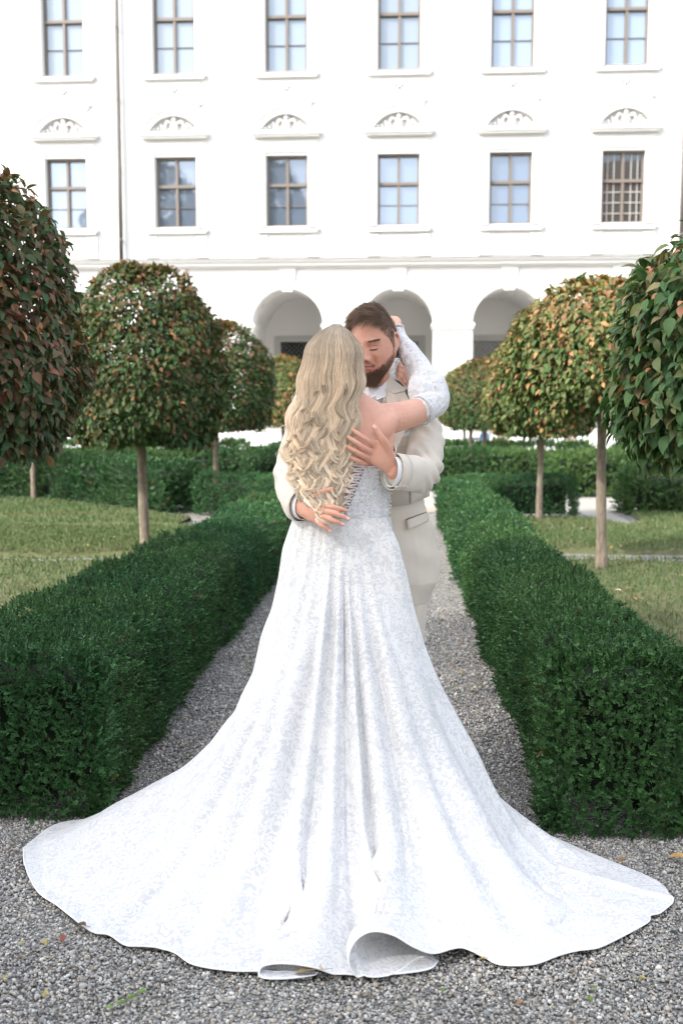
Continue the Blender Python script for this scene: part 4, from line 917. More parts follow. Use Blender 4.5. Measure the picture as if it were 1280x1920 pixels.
dirs = np.column_stack([-.55+0*p[:, 0]+.25*np.sign(p[:, 0])*(1-zt), np.where(zt > .4, -.55, .35), -.15-.8*(1-zt)])+r.normal(0, .16, (len(p), 3)); cl = np.stack([wob(p, 90, 1), wob(p, 90, 2), wob(p, 90, 3)], 1)*.45; dirs += cl
dirs -= nn*(dirs*nn).sum(1, keepdims=True)*.9; dirs /= np.linalg.norm(dirs, axis=1)[:, None]
ln = (.008+.031*zt**1.2)*r.uniform(.7, 1.2, len(p)); ln *= 1+.25*(p[:, 1] < -.03)*(zt > .6)
gput(hair_curves('hair', strands(p, nn, dirs, ln), .00042, M['brownhair'], groom))
def beardreg(p, r):
    x, y, z = p.T; ang = np.arctan2(np.abs(x), -y); up = np.interp(ang, [0, .25, .45, .7, 1.0, 1.3, 1.5], [-.071, -.071, -.060, -.050, -.036, -.010, .012]); must = (np.abs(x) < .028) & (z < -.0415-.1*np.abs(x)) & (z > -.0515-.35*np.abs(x)); lips = (np.abs(x) < .021) & (z > -.0715) & (z < -.0515)
    k = ((z < up+r.normal(0, .003, len(z))) & (ang < 1.52) & (z > -.119)) | must; return k & (must | (r.random(len(z)) < (up-z)/.014+.18)) & ~(lips & ~must) & ((z < -.035) | (r.random(len(z)) < .45))
p, nn, r = head_sample(9000, beardreg, 12)
ang = np.arctan2(np.abs(p[:, 0]), -p[:, 1]); low = ((-p[:, 2]-.05)/.05).clip(0, 1)*np.clip(1.25-ang, 0, 1)
dirs = np.column_stack([.15*np.sign(p[:, 0]), -.35+0*ang, -.9+0*ang])+r.normal(0, .25, (len(p), 3)); dirs -= nn*(dirs*nn).sum(1, keepdims=True)*.8; dirs /= np.linalg.norm(dirs, axis=1)[:, None]
gput(hair_curves('beard', strands(p, nn, dirs, (.0045+.016*low)*r.uniform(.7, 1.25, len(p)), 4, .2), .00034, M['beard'], groom))
p, nn, r = head_sample(22000, lambda p, r: (p[:, 1] < 0) & (np.abs(np.abs(p[:, 0])-.031) < .017) & (np.abs(p[:, 2]-.0235-.12*(np.abs(p[:, 0])-.031)+6*(np.abs(p[:, 0])-.031)**2) < .0028), 13)
dirs = np.column_stack([.9*np.sign(p[:, 0]), 0*p[:, 0], .1+0*p[:, 0]])+r.normal(0, .2, (len(p), 3))
for s_ in (-1, 1):
    q_ = TG@HP(s_*.0095, -.0385, .0005); mb_ = MB(); V, F_ = rings([q_-Vector((.003, 0, 0)), q_, q_+Vector((.003, 0, 0))], [.0012, .0019, .0012], (0, 0, 1), 8, 3); mb_.add(V, F_); o_ = gput(mb_.build('nostril_shade', mat('nostril_shade_tone', (.12, .04, .03), .8), groom, True)); o_.parent = gbody; o_.matrix_parent_inverse = Matrix.Identity(4)  # dark lumps paint in the shade inside the nose openings
gput(hair_curves('eyebrow', strands(p, nn, dirs, .007*r.uniform(.7, 1.2, len(p)), 4), .00038, M['brownhair'], groom))
# dark under layer beneath the hair keeps the scalp from showing
cap = hairline(HV, np.random.default_rng(1)) & (HV[:, 2] > .0)

for ch in list(groom.children):
    n_ = ch.name.split('.')[0]
    if n_ in ('sleeve_cuff', 'button', 'collar_lapel', 'lapel', 'pocket_flap', 'pocket_slit', 'pocket_square', 'jacket_front'): ch.parent = jk; ch.matrix_parent_inverse = Matrix.Identity(4)
    if n_ == 'bow_jewel': bj_ = ch
    if n_ == 'bow_tie': bt_ = ch
    if n_ in ('fingernail', 'eyelid_crease', 'eyelash', 'lips', 'mouth_line'): ch.parent = gbody; ch.matrix_parent_inverse = Matrix.Identity(4)
bj_.parent = bt_; bj_.matrix_parent_inverse = Matrix.Identity(4)
# ---------------------------------------------------------------- the bride
bride = tag(empty('person', (P(642, 900, 3.42).x, 3.42, 0)), 'bride in white lace gown seen from behind, long wavy blond hair, arms around the groom', 'person')
BL_ = bride.location.copy()
def bput(o): o.matrix_parent_inverse = Matrix.Translation(-BL_); return o
M['dressmat'] = None
def lace(name, solid, back, s1=11.0, s2=62.0, bump=.5, cover=.40, alpha=False, soft=0.0):
    m = mat(name, rough=.75); g = NG(m); tc = g.n('TexCoord').outputs['Object']
    wn = g.n('TexNoise', i_Vector=tc, i_Scale=38.0, i_Detail=3.0); wv = g.n('VectorMath', operation='MULTIPLY_ADD'); g.l(wn.outputs['Color'], wv.inputs[0]); wv.inputs[1].default_value = (.03,)*3; g.l(tc, wv.inputs[2])
    tw_ = wv.outputs[0]
    v1 = g.n('TexVoronoi', feature='F1', i_Vector=tw_, i_Scale=s1, i_Randomness=.9); d1 = v1.outputs['Distance']
    rose = g.math('LESS_THAN', d1, .45)
    ringw = g.math('SINE', g.math('MULTIPLY_ADD', d1, 50.0, g.math('MULTIPLY', g.noise(60, 2, .5, tc), 14.0)))
    petal = g.math('GREATER_THAN', ringw, -.6)
    v3 = g.n('TexVoronoi', feature='DISTANCE_TO_EDGE', i_Vector=tw_, i_Scale=s2*1.5); p3 = g.math('GREATER_THAN', v3.outputs['Distance'], .06)
    rosem = g.math('MULTIPLY', rose, petal)
    lfn = g.n('TexNoise', i_Vector=tw_, i_Scale=s2*.80, i_Detail=1.5, i_Distortion=1.6).outputs[0]; lf = g.math('GREATER_THAN', lfn, 1.0-cover-.11)
    v2 = g.n('TexVoronoi', feature='F1', i_Vector=tw_, i_Scale=s2*.75); lf = g.math('MAXIMUM', lf, g.math('LESS_THAN', v2.outputs['Distance'], .24))
    mask = g.math('MAXIMUM', rosem, g.math('MULTIPLY', lf, g.math('SUBTRACT', 1.0, rose)))
    dn = g.ramp(g.noise(3.2, 3, .5), [(.40, (.0, .0, .0)), (.72, (.55, .55, .55))])   # patches where the pattern is denser
    m2 = g.math('MAXIMUM', mask, g.math('MULTIPLY_ADD', dn, .25, soft))
    m2 = g.math('MINIMUM', m2, 1.0)
    g.l(g.mix(m2, back, solid), g.b.inputs['Base Color']); hh = g.math('MULTIPLY_ADD', g.noise(260, 2), .35, mask); g.bump(hh, bump, .0022)
    g.b.inputs['Sheen Weight'].default_value = .15
    if alpha:
        al = g.math('MAXIMUM', mask, .55); g.l(al, g.b.inputs['Alpha'])
    return m
M['lace'] = lace('lace_skirt', (.705, .700, .700), (.570, .572, .592)); M['laceb'] = lace('lace_bodice', (.78, .785, .80), (.57, .58, .61), 20, 95, 1.0, .44, soft=.1)
M['glove'] = lace('lace_glove', (.80, .80, .82), (.61, .575, .575), 24, 105, 1.0, .46, soft=.05); M['lining'] = mat('lining', (.60, .62, .68), .7)
# body: torso, neck, head, both arms with hands, legs
mb = MB()
TORSO = [((642, 1060, 3.43), (.165, .115)), ((643, 1000, 3.42), (.152, .108)), ((645, 950, 3.42), (.143, .100)), ((645, 900, 3.415), (.150, .100)), ((645, 850, 3.41), (.166, .104)), ((645, 810, 3.41), (.172, .100)),
         ((641, 780, 3.41), (.160, .085)), ((637, 757, 3.41), (.105, .066)), ((631, 735, 3.41), (.056, .054)), ((628, 705, 3.405), (.052, .052))]
tubeof(mb, [P(*a) for a, b in TORSO], [b for a, b in TORSO], seg=36)
tubeof(mb, [P(726, 786, 3.40), P(705, 806, 3.372), P(688, 830, 3.368)], [(.045, .04), (.052, .045), (.035, .035)]); tubeof(mb, [P(560, 786, 3.40), P(580, 806, 3.372), P(600, 830, 3.368)], [(.045, .04), (.052, .045), (.035, .035)])
HB = P(626, 680, 3.405); TB = Matrix.Translation(HB) @ Matrix.Rotation(R(190), 4, 'Z') @ Matrix.Rotation(R(-8), 4, 'X') @ Matrix.Diagonal((.95, .95, .95, 1))
mb.add([TB@Vector(v) for v in HV], HF)
for s_ in (-1, 1): ear(mb, s_, TB)
shR, elR, wrR = P(712, 788, 3.43), P(810, 757, 3.585), P(750, 634, 3.735)
tubeof(mb, [P(672, 795, 3.42), shR, P(752, 780, 3.46), P(785, 770, 3.53), elR], [.060, .058, .050, .046, .040], (0, 0, 1))
tubeof(mb, [elR, P(797, 712, 3.625), P(771, 668, 3.69), wrR, P(745, 617, 3.755)], [.039, .041, .034, (.025, .021), (.032, .018)], (0, 1, 0))
tubeof(mb, [P(745, 622, 3.75), P(742, 612, 3.768), P(730, 606, 3.80)], [(.034, .016), (.036, .016), (.030, .014)], (0, 0, 1))
for k in range(4):
    z_ = -7+5.6*k; finger(mb, [P(736, 607+z_+5, 3.79), P(722, 604+z_+5, 3.812), P(708, 604+z_+5, 3.815), P(698, 606+z_+5, 3.805)], .0078, .006)
finger(mb, [P(746, 622, 3.745), P(741, 612, 3.735), P(734, 604, 3.742)], .0085, .0065)
shL, elL, wrL = P(566, 792, 3.43), P(578, 752, 3.66), P(716, 700, 3.850)
tubeof(mb, [P(606, 797, 3.42), shL, P(562, 775, 3.52), elL], [.060, .056, .047, .040], (0, 0, 1))
tubeof(mb, [elL, P(625, 735, 3.78), P(680, 712, 3.845), wrL], [.039, .038, .031, (.024, .020)], (0, 0, 1))
tubeof(mb, [wrL, P(733, 693, 3.842), P(748, 695, 3.825)], [(.024, .019), (.034, .015), (.036, .013)], (0, 0, 1))
F2 = [[(746, 686, 3.822), (757, 690, 3.808), (763, 699, 3.800), (765, 708, 3.80)], [(748, 692, 3.818), (756, 698, 3.800), (760, 706, 3.795), (760, 714, 3.80)],
      [(748, 700, 3.818), (757, 706, 3.80), (764, 714, 3.795), (765, 723, 3.80)], [(744, 706, 3.822), (752, 713, 3.81), (758, 720, 3.805), (760, 728, 3.81)]]
for f in F2: finger(mb, hnd(f), .0078, .006)
for s_ in (-1, 1):
    h_ = P(642+44*s_, 1080, 3.43); an = Vector((h_.x, 3.42, .10)); tubeof(mb, [h_, (h_+an)/2+Vector((0, 0, .04)), an], [.088, .055, .036])
    tubeof(mb, [an, an+Vector((0, .05, -.05)), an+Vector((0, .12, -.075))], [(.034, .036), (.036, .026), (.03, .015)])
bbody = bput(fuse('body', mb, .0028, 3, M['skinA'], bride))
wn = mat('pale_nail', (.85, .80, .80), .2)
f = F2[1]; bput(nail(bride, P(*f[-1])+Vector((0, -.0062, .002)), dirn(f), (0, -1, .1), wn, .0075, .0052))
f = F2[3]; bput(nail(bride, P(*f[-1])+Vector((0, -.0062, .002)), dirn(f), (0, -1, .1), wn, .0065, .005))
for s_ in (-1, 1):
    h_ = P(642+44*s_, 1080, 3.43); a = Vector((h_.x, 3.42, 0)); mb = MB(); tubeof(mb, [a+Vector((0, -.03, .09)), a+Vector((0, .05, .045)), a+Vector((0, .13, .02)), a+Vector((0, .17, .018))], [(.034, .03), (.036, .03), (.036, .02), (.02, .014)])
    mb.tube([a+Vector((0, -.04, .08)), a+Vector((0, -.045, .0))], [.012, .006], 10); bput(mb.build('heeled_shoe', M['shirt'], bride, True))
# lace sleeves worn as fingerless gloves
def glove(pts, rads, side, name, rough=.003, wavy=.0022, extra=None):
    mb = MB(); tubeof(mb, pts, rads, side, 28, 10)
    if extra: tubeof(mb, extra, [.046, .050, .046])
    def post(co, no): return co+no*(wob(co, 150, 3)*wavy+wob(co, 42, 5)*rough)[:, None]
    return bput(fuse(name, mb, .003, 1, M['glove'], bride, post))
glove([P(790, 768, 3.538), P(802, 761, 3.565), P(816, 751, 3.595), P(814, 728, 3.612), P(797, 710, 3.628), P(771, 668, 3.692), P(750, 632, 3.737), P(747, 622, 3.748)],
      [(.0525, .050), (.0530, .0505), (.0505, .0490), (.0505, .049), (.0485, .047), (.040, .038), (.0275, .0245), (.029, .022)], (0, 1, 0), 'lace_sleeve', extra=[P(800, 752, 3.59), P(790, 734, 3.59), P(792, 716, 3.615)])
glove([P(572, 763, 3.60), elL, P(625, 735, 3.78), P(680, 712, 3.845), P(712, 700, 3.850), P(733, 692, 3.842), P(743, 692, 3.83)], [.051, .047, .044, .037, (.031, .027), (.038, .021), (.041, .0195)], (0, 0, 1), 'lace_sleeve')
def scallops(center, axis, ra, rb, side, n, r_, name='scalloped_hem'):
    t = Vector(axis).normalized(); u = Vector(side); u = (u-t*u.dot(t)).normalized(); q = t.cross(u); mb = MB()
    for k in range(n):
        a = 2*math.pi*k/n; c_ = Vector(center)+u*ra*math.cos(a)+q*rb*math.sin(a); tg = -u*math.sin(a)+q*math.cos(a)
        mb.tube([c_+tg*(r_*math.cos(b))+t*(r_*.9*math.sin(b)) for b in np.linspace(-.3, math.pi+.3, 8)], .0024, 6)
        nn_ = u*math.cos(a)+q*math.sin(a); mb.tube([c_-nn_*.001, c_+nn_*.002], [r_*.62, r_*.5], 8)
    return bput(mb.build(name, M['glove'], bride, True))
scallops(P(789, 769, 3.535), P(770, 776, 3.50)-P(800, 762, 3.56), .054, .052, (0, 1, 0), 22, .0085)
scallops(P(746, 618, 3.752), P(744, 610, 3.76)-P(752, 634, 3.735), .030, .022, (0, 1, 0), 14, .0065)
scallops(P(744, 692, 3.829), P(752, 692, 3.82)-P(733, 692, 3.842), .040, .020, (0, 0, 1), 16, .0065)
# bodice: fitted lace shell with an open laced back
ty = np.array([a[1] for a, b in TORSO]); tx = np.array([a[0] for a, b in TORSO]); tY = np.array([a[2] for a, b in TORSO]); ta = np.array([b[0] for a, b in TORSO]); tb = np.array([b[1] for a, b in TORSO])
def tor(px, py, off=.0):              # point on the back of the torso under the photo's pixel, pushed out by off
    o_ = np.argsort(ty); I = lambda A: float(np.interp(py, ty[o_], A[o_])); c_ = P(I(tx), py, I(tY)); a, b = I(ta)+off, I(tb)+off; Y = 3.32
    for _ in range(6): q = P(px, py, Y); t = max(-.985, min(.985, (q.x-c_.x)/a)); Y = c_.y-b*math.sqrt(1-t*t)
    return P(px, py, Y)
def torang(ang, py, off): o_ = np.argsort(ty); I = lambda A: float(np.interp(py, ty[o_], A[o_])); c_ = P(I(tx), py, I(tY)); return c_+Vector(((I(ta)+off)*math.cos(ang), (I(tb)+off)*math.sin(ang), 0))
def gapR(py): return np.interp(py, [860, 868, 880, 920, 950, 968], [686, 683, 679.5, 664, 651, 642])
def gapL(py): return np.interp(py, [860, 968], [612, 634])
V, F_ = [], []; NI, NJ = 110, 34
for j in range(NJ+1):
    t = j/NJ
    for i in range(NI+1):
        s_ = i/NI; top = 872-10*math.sin(s_*math.pi)-(40*math.exp(-((s_-.30)/.12)**2)+40*math.exp(-((s_-.70)/.12)**2))*1.0; py = 968+(top-968)*t
        o__ = np.argsort(ty); A_, B_ = float(np.interp(py, ty[o__], ta[o__])), float(np.interp(py, ty[o__], tb[o__])); cc_ = torang(math.pi/2, py, 0); cc_ = Vector((cc_.x, cc_.y-B_, cc_.z))
        gr_, gl_ = tor(gapR(py), py)-cc_, tor(gapL(py), py)-cc_; ar_ = math.atan2(gr_.y/B_, gr_.x/A_); al_ = math.atan2(gl_.y/B_, gl_.x/A_)
        a0 = ar_; a1 = al_+2*math.pi; V.append(torang(a0+(a1-a0)*s_, py, .0085+.0015*math.sin(s_*70)*math.sin(t*20)))
F_ = [(j*(NI+1)+i, j*(NI+1)+i+1, (j+1)*(NI+1)+i+1, (j+1)*(NI+1)+i) for j in range(NJ) for i in range(NI)]
mb = MB(); mb.add(V, F_); o = bodice_ = mb.build('bodice', M['laceb'], bride, True); md = o.modifiers.new('t', 'SOLIDIFY'); md.thickness = .004; md.offset = 0
rr_ = np.random.default_rng(21); mb = MB()   # raised lace petals on the bodice
for k in range(620):
    py = rr_.uniform(878, 966); px = rr_.uniform(gapR(py)+4, 733); c_ = tor(px, py, .0125); a = rr_.uniform(0, 6.28); d = Vector((math.cos(a), 0, math.sin(a))); e = Vector((-d.z, 0, d.x)); l = rr_.uniform(.0035, .0065); kk = len(mb.v)
    mb.add([c_-d*l, c_+e*l*.55+Vector((0, -.001, 0)), c_+d*l+Vector((0, -.0035, 0)), c_-e*l*.55+Vector((0, -.001, 0))], [(0, 1, 2, 3)])
appl_ = mb.build('lace_applique', M['shirt'], bride, True)
rib = mat('satin_ribbon', (.84, .84, .86), .35)
mbR, mbL = MB(), MB(); N_ = 10
for k in range(N_):
    py = 871+k*10.2
    for dy_, pr in ((-4.2, 4.2), (4.2, -4.2)):
        pts = [tor(gapL(py)+2+(gapR(py)-gapL(py)+1)*t, py+dy_*.9*(1-2*t)+ (0), .0065+.004*math.sin(math.pi*t)) for t in np.linspace(0, 1, 9)]
        for i in range(8): mbR.bar(pts[i], pts[i+1], .0016, .0056, (0, 0, 1))
    for gx, s_ in ((gapR, 1), (gapL, -1)):
        c_ = Vector(tor(gx(py), py, .012)); mbL.tube([c_+Vector((-.0062*s_*math.cos(b), -.001, .0068*math.sin(b))) for b in np.linspace(-1.7, 1.7, 9)], .0017, 6)
ribs_ = [mbR.build('corset_ribbon', rib, bride), mbL.build('ribbon_loops', rib, bride, True)]
# ---- skirt with train
HEM = [(45, 1600, 0), (48, 1632, 0), (70, 1674, .012), (110, 1710, .0), (170, 1749, .012), (205, 1765, 0), (240, 1776, .014), (300, 1779, .018), (330, 1797, .004), (365, 1821, 0), (430, 1833, 0), (490, 1834, 0), (560, 1836, 0), (592, 1834, .004),
       (572, 1834, .014), (530, 1840, .012), (497, 1839, .012), (484, 1826, .022), (492, 1811, .038), (525, 1808, .044), (580, 1817, .034), (640, 1832, .010), (700, 1842, 0), (770, 1835, 0), (806, 1826, .002), (815, 1812, .008), (804, 1798, .014), (780, 1797, .020), (745, 1822, .020), (715, 1833, .016), (680, 1832, .022),
       (661, 1805, .060), (668, 1772, .100), (695, 1752, .122), (735, 1757, .110), (775, 1778, .080), (810, 1789, .055), (850, 1778, .048), (872, 1779, .042), (905, 1800, .012), (940, 1821, 0), (1000, 1820, 0), (1050, 1798, .008), (1085, 1784, .016), (1125, 1785, .004), (1180, 1760, .0),
       (1214, 1740, 0), (1218, 1722, .010), (1236, 1716, .012), (1256, 1700, .012), (1262, 1684, .030)]
LIFT = {700: -.02, 770: -.035, 806: -.035, 815: -.032, 804: -.028, 780: -.024, 745: -.018, 715: -.012, 680: -.006, 592: -.012, 572: -.008, 560: -.014}
BPX = [h[0] for h in HEM]; i0, i1 = [k for k, h in enumerate(HEM) if h[0] == 430][0], [k for k, h in enumerate(HEM) if h[:2] == (640, 1832)][0]; i2 = [k for k, h in enumerate(HEM) if h[:2] == (905, 1800)][0]
for a_, b_ in ((i0, i1), (i1, i2)):
    cl_ = np.concatenate([[0], np.cumsum([abs(HEM[k+1][0]-HEM[k][0])+abs(HEM[k+1][1]-HEM[k][1]) for k in range(a_, b_)])]); 
    for k in range(a_, b_+1): BPX[k] = HEM[a_][0]+(HEM[b_][0]-HEM[a_][0])*cl_[k-a_]/cl_[-1]
BPY = [1834 if i0 < k < i1+3 else 1815 if i1+3 <= k < i2 else h[1] for k, h in enumerate(HEM)]
Hm = np.array([list(G(px, py, z))+[LIFT.get(px, 0.0)]+list(G(bx, by, 0)) for (px, py, z), bx, by in zip(HEM, BPX, BPY)])
def resamp(A, n):
    A = np.array(A); s_ = np.concatenate([[0], np.cumsum(np.linalg.norm(np.diff(A, axis=0), axis=1))]); 
    # Catmull-Rom then even spacing
    B_ = np.vstack([2*A[0]-A[1], A, 2*A[-1]-A[-2]]); out = []
    for i in range(1, len(B_)-2):
        for k in range(14):
            t = k/14; p0, p1, p2, p3 = B_[i-1:i+3]; out.append(.5*((2*p1)+(-p0+p2)*t+(2*p0-5*p1+4*p2-p3)*t*t+(-p0+3*p1-3*p2+p3)*t**3))
    out.append(B_[-2]); A = np.array(out); s_ = np.concatenate([[0], np.cumsum(np.linalg.norm(np.diff(A, axis=0), axis=1))])
    q = np.linspace(0, s_[-1], n); return np.column_stack([np.interp(q, s_, A[:, i]) for i in range(A.shape[1])])
NB, NS = 900, 230
back = resamp(Hm, NB); lift = back[:, 3]; bbase = back[:, 4:7].copy(); back = back[:, :3]
Wc = P(641, 966, 3.42); Wc = np.array(Wc)
frontc = np.array([[.80, 3.02, .0], [.62, 3.22, 0], [.50, 3.36, 0], [.34, 3.50, 0], [.05, 3.585, 0], [-.22, 3.60, 0], [-.50, 3.58, 0], [-.80, 3.50, 0], [-1.05, 3.40, 0], [-1.20, 3.33, 0]])
fr_ = resamp(np.vstack([back[-1], frontc, back[0]]), 260)[1:-1]
H = np.vstack([back, fr_]); NU = len(H)
# smooth base hem for everything above the hem folds
def csmooth(A, k):
    K = np.exp(-np.linspace(-2.2, 2.2, k)**2); K /= K.sum(); P_ = np.vstack([A[-k:], A, A[:k]]); return np.column_stack([np.convolve(P_[:, i], K, 'same')[k:-k] for i in range(A.shape[1])])
Hb = csmooth(np.vstack([bbase, fr_]), 121); Hb[:, 2] = 0
iu = np.arange(NU)/NB; corner = np.exp(-(np.minimum(abs(iu), abs(iu-1)))**2/.0016)+((iu > 1.0)*1.0); corner = np.clip(corner, 0, 1)[:, None]; Hb = Hb*(1-corner)+H*corner*[1, 1, 0]
Hb = csmooth(Hb, 41)
# waist angles follow the hem's bearing, monotone
d = Hb[:, :2]-Wc[:2]; ang = np.unwrap(np.arctan2(d[:, 1], d[:, 0])); ang = np.maximum.accumulate(ang); ang = ang[0]+(ang-ang[0])*(2*np.pi)/(ang[-1]-ang[0]+1e-9)*(1-1/NU)
sa = np.linspace(0, 1, NS)
def prof(tab): f, z = zip(*tab); return np.interp(sa, np.linspace(0, 1, len(f)), f), np.interp(sa, np.linspace(0, 1, len(z)), z)
PL = [(0, 1), (.045, .90), (.07, .79), (.10, .70), (.14, .62), (.172, .51), (.238, .39), (.335, .29), (.465, .20), (.63, .125), (.80, .055), (1, 0)]
PR = [(0, 1), (.055, .92), (.085, .83), (.115, .72), (.155, .62), (.235, .49), (.33, .35), (.42, .215), (.52, .095), (.64, .02), (.80, .006), (1, 0)]
PBk = [(0, 1), (.03, .90), (.07, .80), (.13, .70), (.20, .59), (.28, .48), (.37, .37), (.47, .265), (.58, .17), (.71, .085), (.85, .03), (1, 0)]
PF = PL
tabs = [np.array(prof(t)) for t in (PL, PBk, PR, PF)]
def smst(x): x = np.clip(x, 0, 1); return x*x*(3-2*x)
wl_ = 1-smst((iu)/.22); wr_ = smst((iu-.80)/.18); wf_ = smst((iu-1.02)/.03)*(1-smst((iu-(NU/NB-.04))/.035)); 
wlf = smst((iu-(NU/NB-.05))/.045); wr_ = wr_*(iu <= 1.0)+(iu > 1.0)*(1-smst((iu-1.0)/.045)); wl_ = np.where(iu > 1, wlf, wl_); wf_ = np.where(iu > 1, 1-wr_-wl_, 0).clip(0, 1); wb_ = (1-wl_-wr_-wf_).clip(0, 1)
fS = wl_[:, None]*tabs[0][0]+wb_[:, None]*tabs[1][0]+wr_[:, None]*tabs[2][0]+wf_[:, None]*tabs[3][0]
zS = wl_[:, None]*tabs[0][1]+wb_[:, None]*tabs[1][1]+wr_[:, None]*tabs[2][1]+wf_[:, None]*tabs[3][1]
for k_ in range(3):
    for A in (fS, zS): A[:, 1:-1] = (A[:, :-2]+2*A[:, 1:-1]+A[:, 2:])/4
Wp = np.column_stack([Wc[0]+.165*np.cos(ang), Wc[1]+.118*np.sin(ang)])
XY = Wp[:, None, :]+(Hb[:, None, :2]-Wp[:, None, :])*fS[..., None]
Z = Wc[2]*zS
Pt = np.concatenate([XY, Z[..., None]], -1)
bl = smst((sa-.66)/.34)**1.25
Pt = Pt+(H-Hb)[:, None, :]*bl[None, :, None]
# folds
gu = np.roll(Pt, -3, 0)-np.roll(Pt, 3, 0); gs = np.gradient(Pt, axis=1); N_ = np.cross(gu, gs); N_ /= np.linalg.norm(N_, axis=-1, keepdims=True)+1e-9
outw = Pt-np.array([Wc[0], Wc[1], .2]); sg = np.sign((N_*outw).sum(-1, keepdims=True)); N_ *= sg
hb_px = {}
def u_of(px):                          # parameter along the smooth hem nearest to a photo column
    best = None
    for i in range(NB):
        q = Hb[i]; 
        dq = Vector((q[0], q[1], 0))-Vector((0, 0, CAM_H)); X_ = dq.dot(_R)/dq.dot(_F)*FPX+640
        if best is None or abs(X_-px) < best[0]: best = (abs(X_-px), i)
    return best[1]/NB
D = np.zeros((NU, NS)); up = smst(sa/.10)
gauss = lambda u0, w_: np.exp(-((iu-u0)/w_)**2)
FOLDS = [(150, .035, .020, .3, 1), (255, .022, .022, .25, 1), (350, .028, .030, .15, 1), (430, .018, -.022, .12, 1), (485, .020, .040, .03, 1), (548, .022, -.014, .12, 1), (600, .022, .038, .02, 1), (655, .012, -.026, .06, 1.0), (672, .010, -.020, .35, .9), (630, .009, -.015, .3, .95), (520, .010, -.014, .4, .9), (400, .014, -.016, .3, .9), (315, .014, -.014, .35, .9), (205, .014, -.014, .3, .9), (845, .012, -.014, .4, .9), (910, .012, .014, .35, .9), (995, .014, .014, .4, .9), (1080, .014, -.014, .4, .9), (1150, .014, .012, .4, .9), (700, .018, .034, .05, .95), (745, .011, -.018, .15, .8),
         (800, .032, .040, .04, 1), (880, .020, -.022, .2, 1), (950, .030, .030, .12, 1), (1040, .020, -.020, .3, 1), (1110, .03, .024, .25, 1), (1190, .02, -.014, .3, 1)]
for px, w_, a, s0, s1 in FOLDS:
    c_ = u_of(px); env = smst((sa-s0-.04)/.26)*(1-.75*smst((sa-s1+.14)/.14)); D += gauss(c_, w_)[:, None]*(.68*a*env*(1+.25*np.sin(px*1.7+sa*7)))[None]
# gathers from the waist and soft wandering of the cloth
gath = .5*np.sin(ang*17+1.5*np.sin(ang*3))+.35*np.sin(ang*29+2)+.3*np.sin(ang*41+1)
D += (gath[:, None]*(.0030*smst(sa/.04)*(1-smst((sa-.25)/.35)))[None])
wpt = Pt.reshape(-1, 3); D += (wob(wpt, 7.5, 9)*.010+wob(wpt, 19, 12)*.0035).reshape(NU, NS)*(smst(sa/.2)*(1-.5*smst((sa-.9)/.1)))[None]
edge = 1-.0*D; fz = (1-.9*wf_)[:, None]
Pt = Pt+N_*(D*fz)[..., None]; Pt[:NB, :, 2] += lift[:, None]*(.5*smst((sa-.5)/.2)*(1-.7*smst((sa-.95)/.05)))[None]; Pt[..., 2] = np.maximum(Pt[..., 2], .019+.002*np.sin(np.arange(NU)*.9)[:, None]*0)
# waistband top ring stays on the body
V = Pt.reshape(-1, 3)-np.array(BL_); i = np.arange(NU)[:, None]; j = np.arange(NS-1)[None]; Q = np.stack([i*NS+j, ((i+1) % NU)*NS+j, ((i+1) % NU)*NS+j+1, i*NS+j+1], -1).reshape(-1, 4)
dress = o = link('dress', npmesh('dress', V, Q), M['lace'], bride, True); me = o.data; dress['label'] = 'white floral lace gown with corset back and wide train'
for q_ in [bodice_, appl_]+ribs_: q_.parent = dress; q_.matrix_parent_inverse = Matrix.Translation(-BL_)
me.materials.append(M['lining']); md = o.modifiers.new('t', 'SOLIDIFY'); md.thickness = .0035; md.offset = 0; md.material_offset = 0
# hem cord
e = Pt[:NB, -1, :]-np.array(BL_); mb = MB(); mb.tube([Vector(p) for p in e[::2]], .0028, 6); mb.build('hem_cord', M['shirt'], dress, True)
# ---------------------------------------------------------------- the bride's long waved hair
hy = [607, 612, 620, 630, 645, 662, 690, 720, 750, 780, 810, 840, 870, 900, 930, 960, 985, 1000]
hl = [629, 617, 602, 591, 580, 574, 567, 561, 553, 545, 535, 530, 533, 541, 553, 568, 588, 596]
hr = [633, 642, 651, 659, 669, 675, 679, 678, 673, 670, 667, 663, 659, 656, 652, 648, 640, 634]
hY = [3.415, 3.385, 3.352, 3.328, 3.308, 3.295, 3.286, 3.284, 3.284, 3.283, 3.281, 3.279, 3.279, 3.278, 3.272, 3.262, 3.25, 3.245]
def hairpt(py, a, lay):               # a in -1..1 across, lay 0 (inner) .. 1 (outer)
    l, r_, Y = np.interp(py, hy, hl), np.interp(py, hy, hr), np.interp(py, hy, hY); c_, h_ = (l+r_)/2, (r_-l)/2
    k = np.interp(py, [606, 640, 700, 760, 1000], [.02, .085, .10, .062, .035])
    yy = Y+k*(1-np.sqrt(np.maximum(0, 1-.96*a*a)))-.028*lay*np.interp(py, [606, 640, 700, 900, 1000], [.1, .4, .7, 1, .7])
    return c_+a*h_, yy
def Pv(px, py, Y):                     # vectorised P
    d = np.array(_F)[None]+np.outer((px-640)/FPX, np.array(_R))+np.outer((960-py)/FPX, np.array(_U)); return np.array([0, 0, CAM_H])+d*(Y/d[:, 1])[:, None]
r = np.random.default_rng(77); ST = []; TN = []
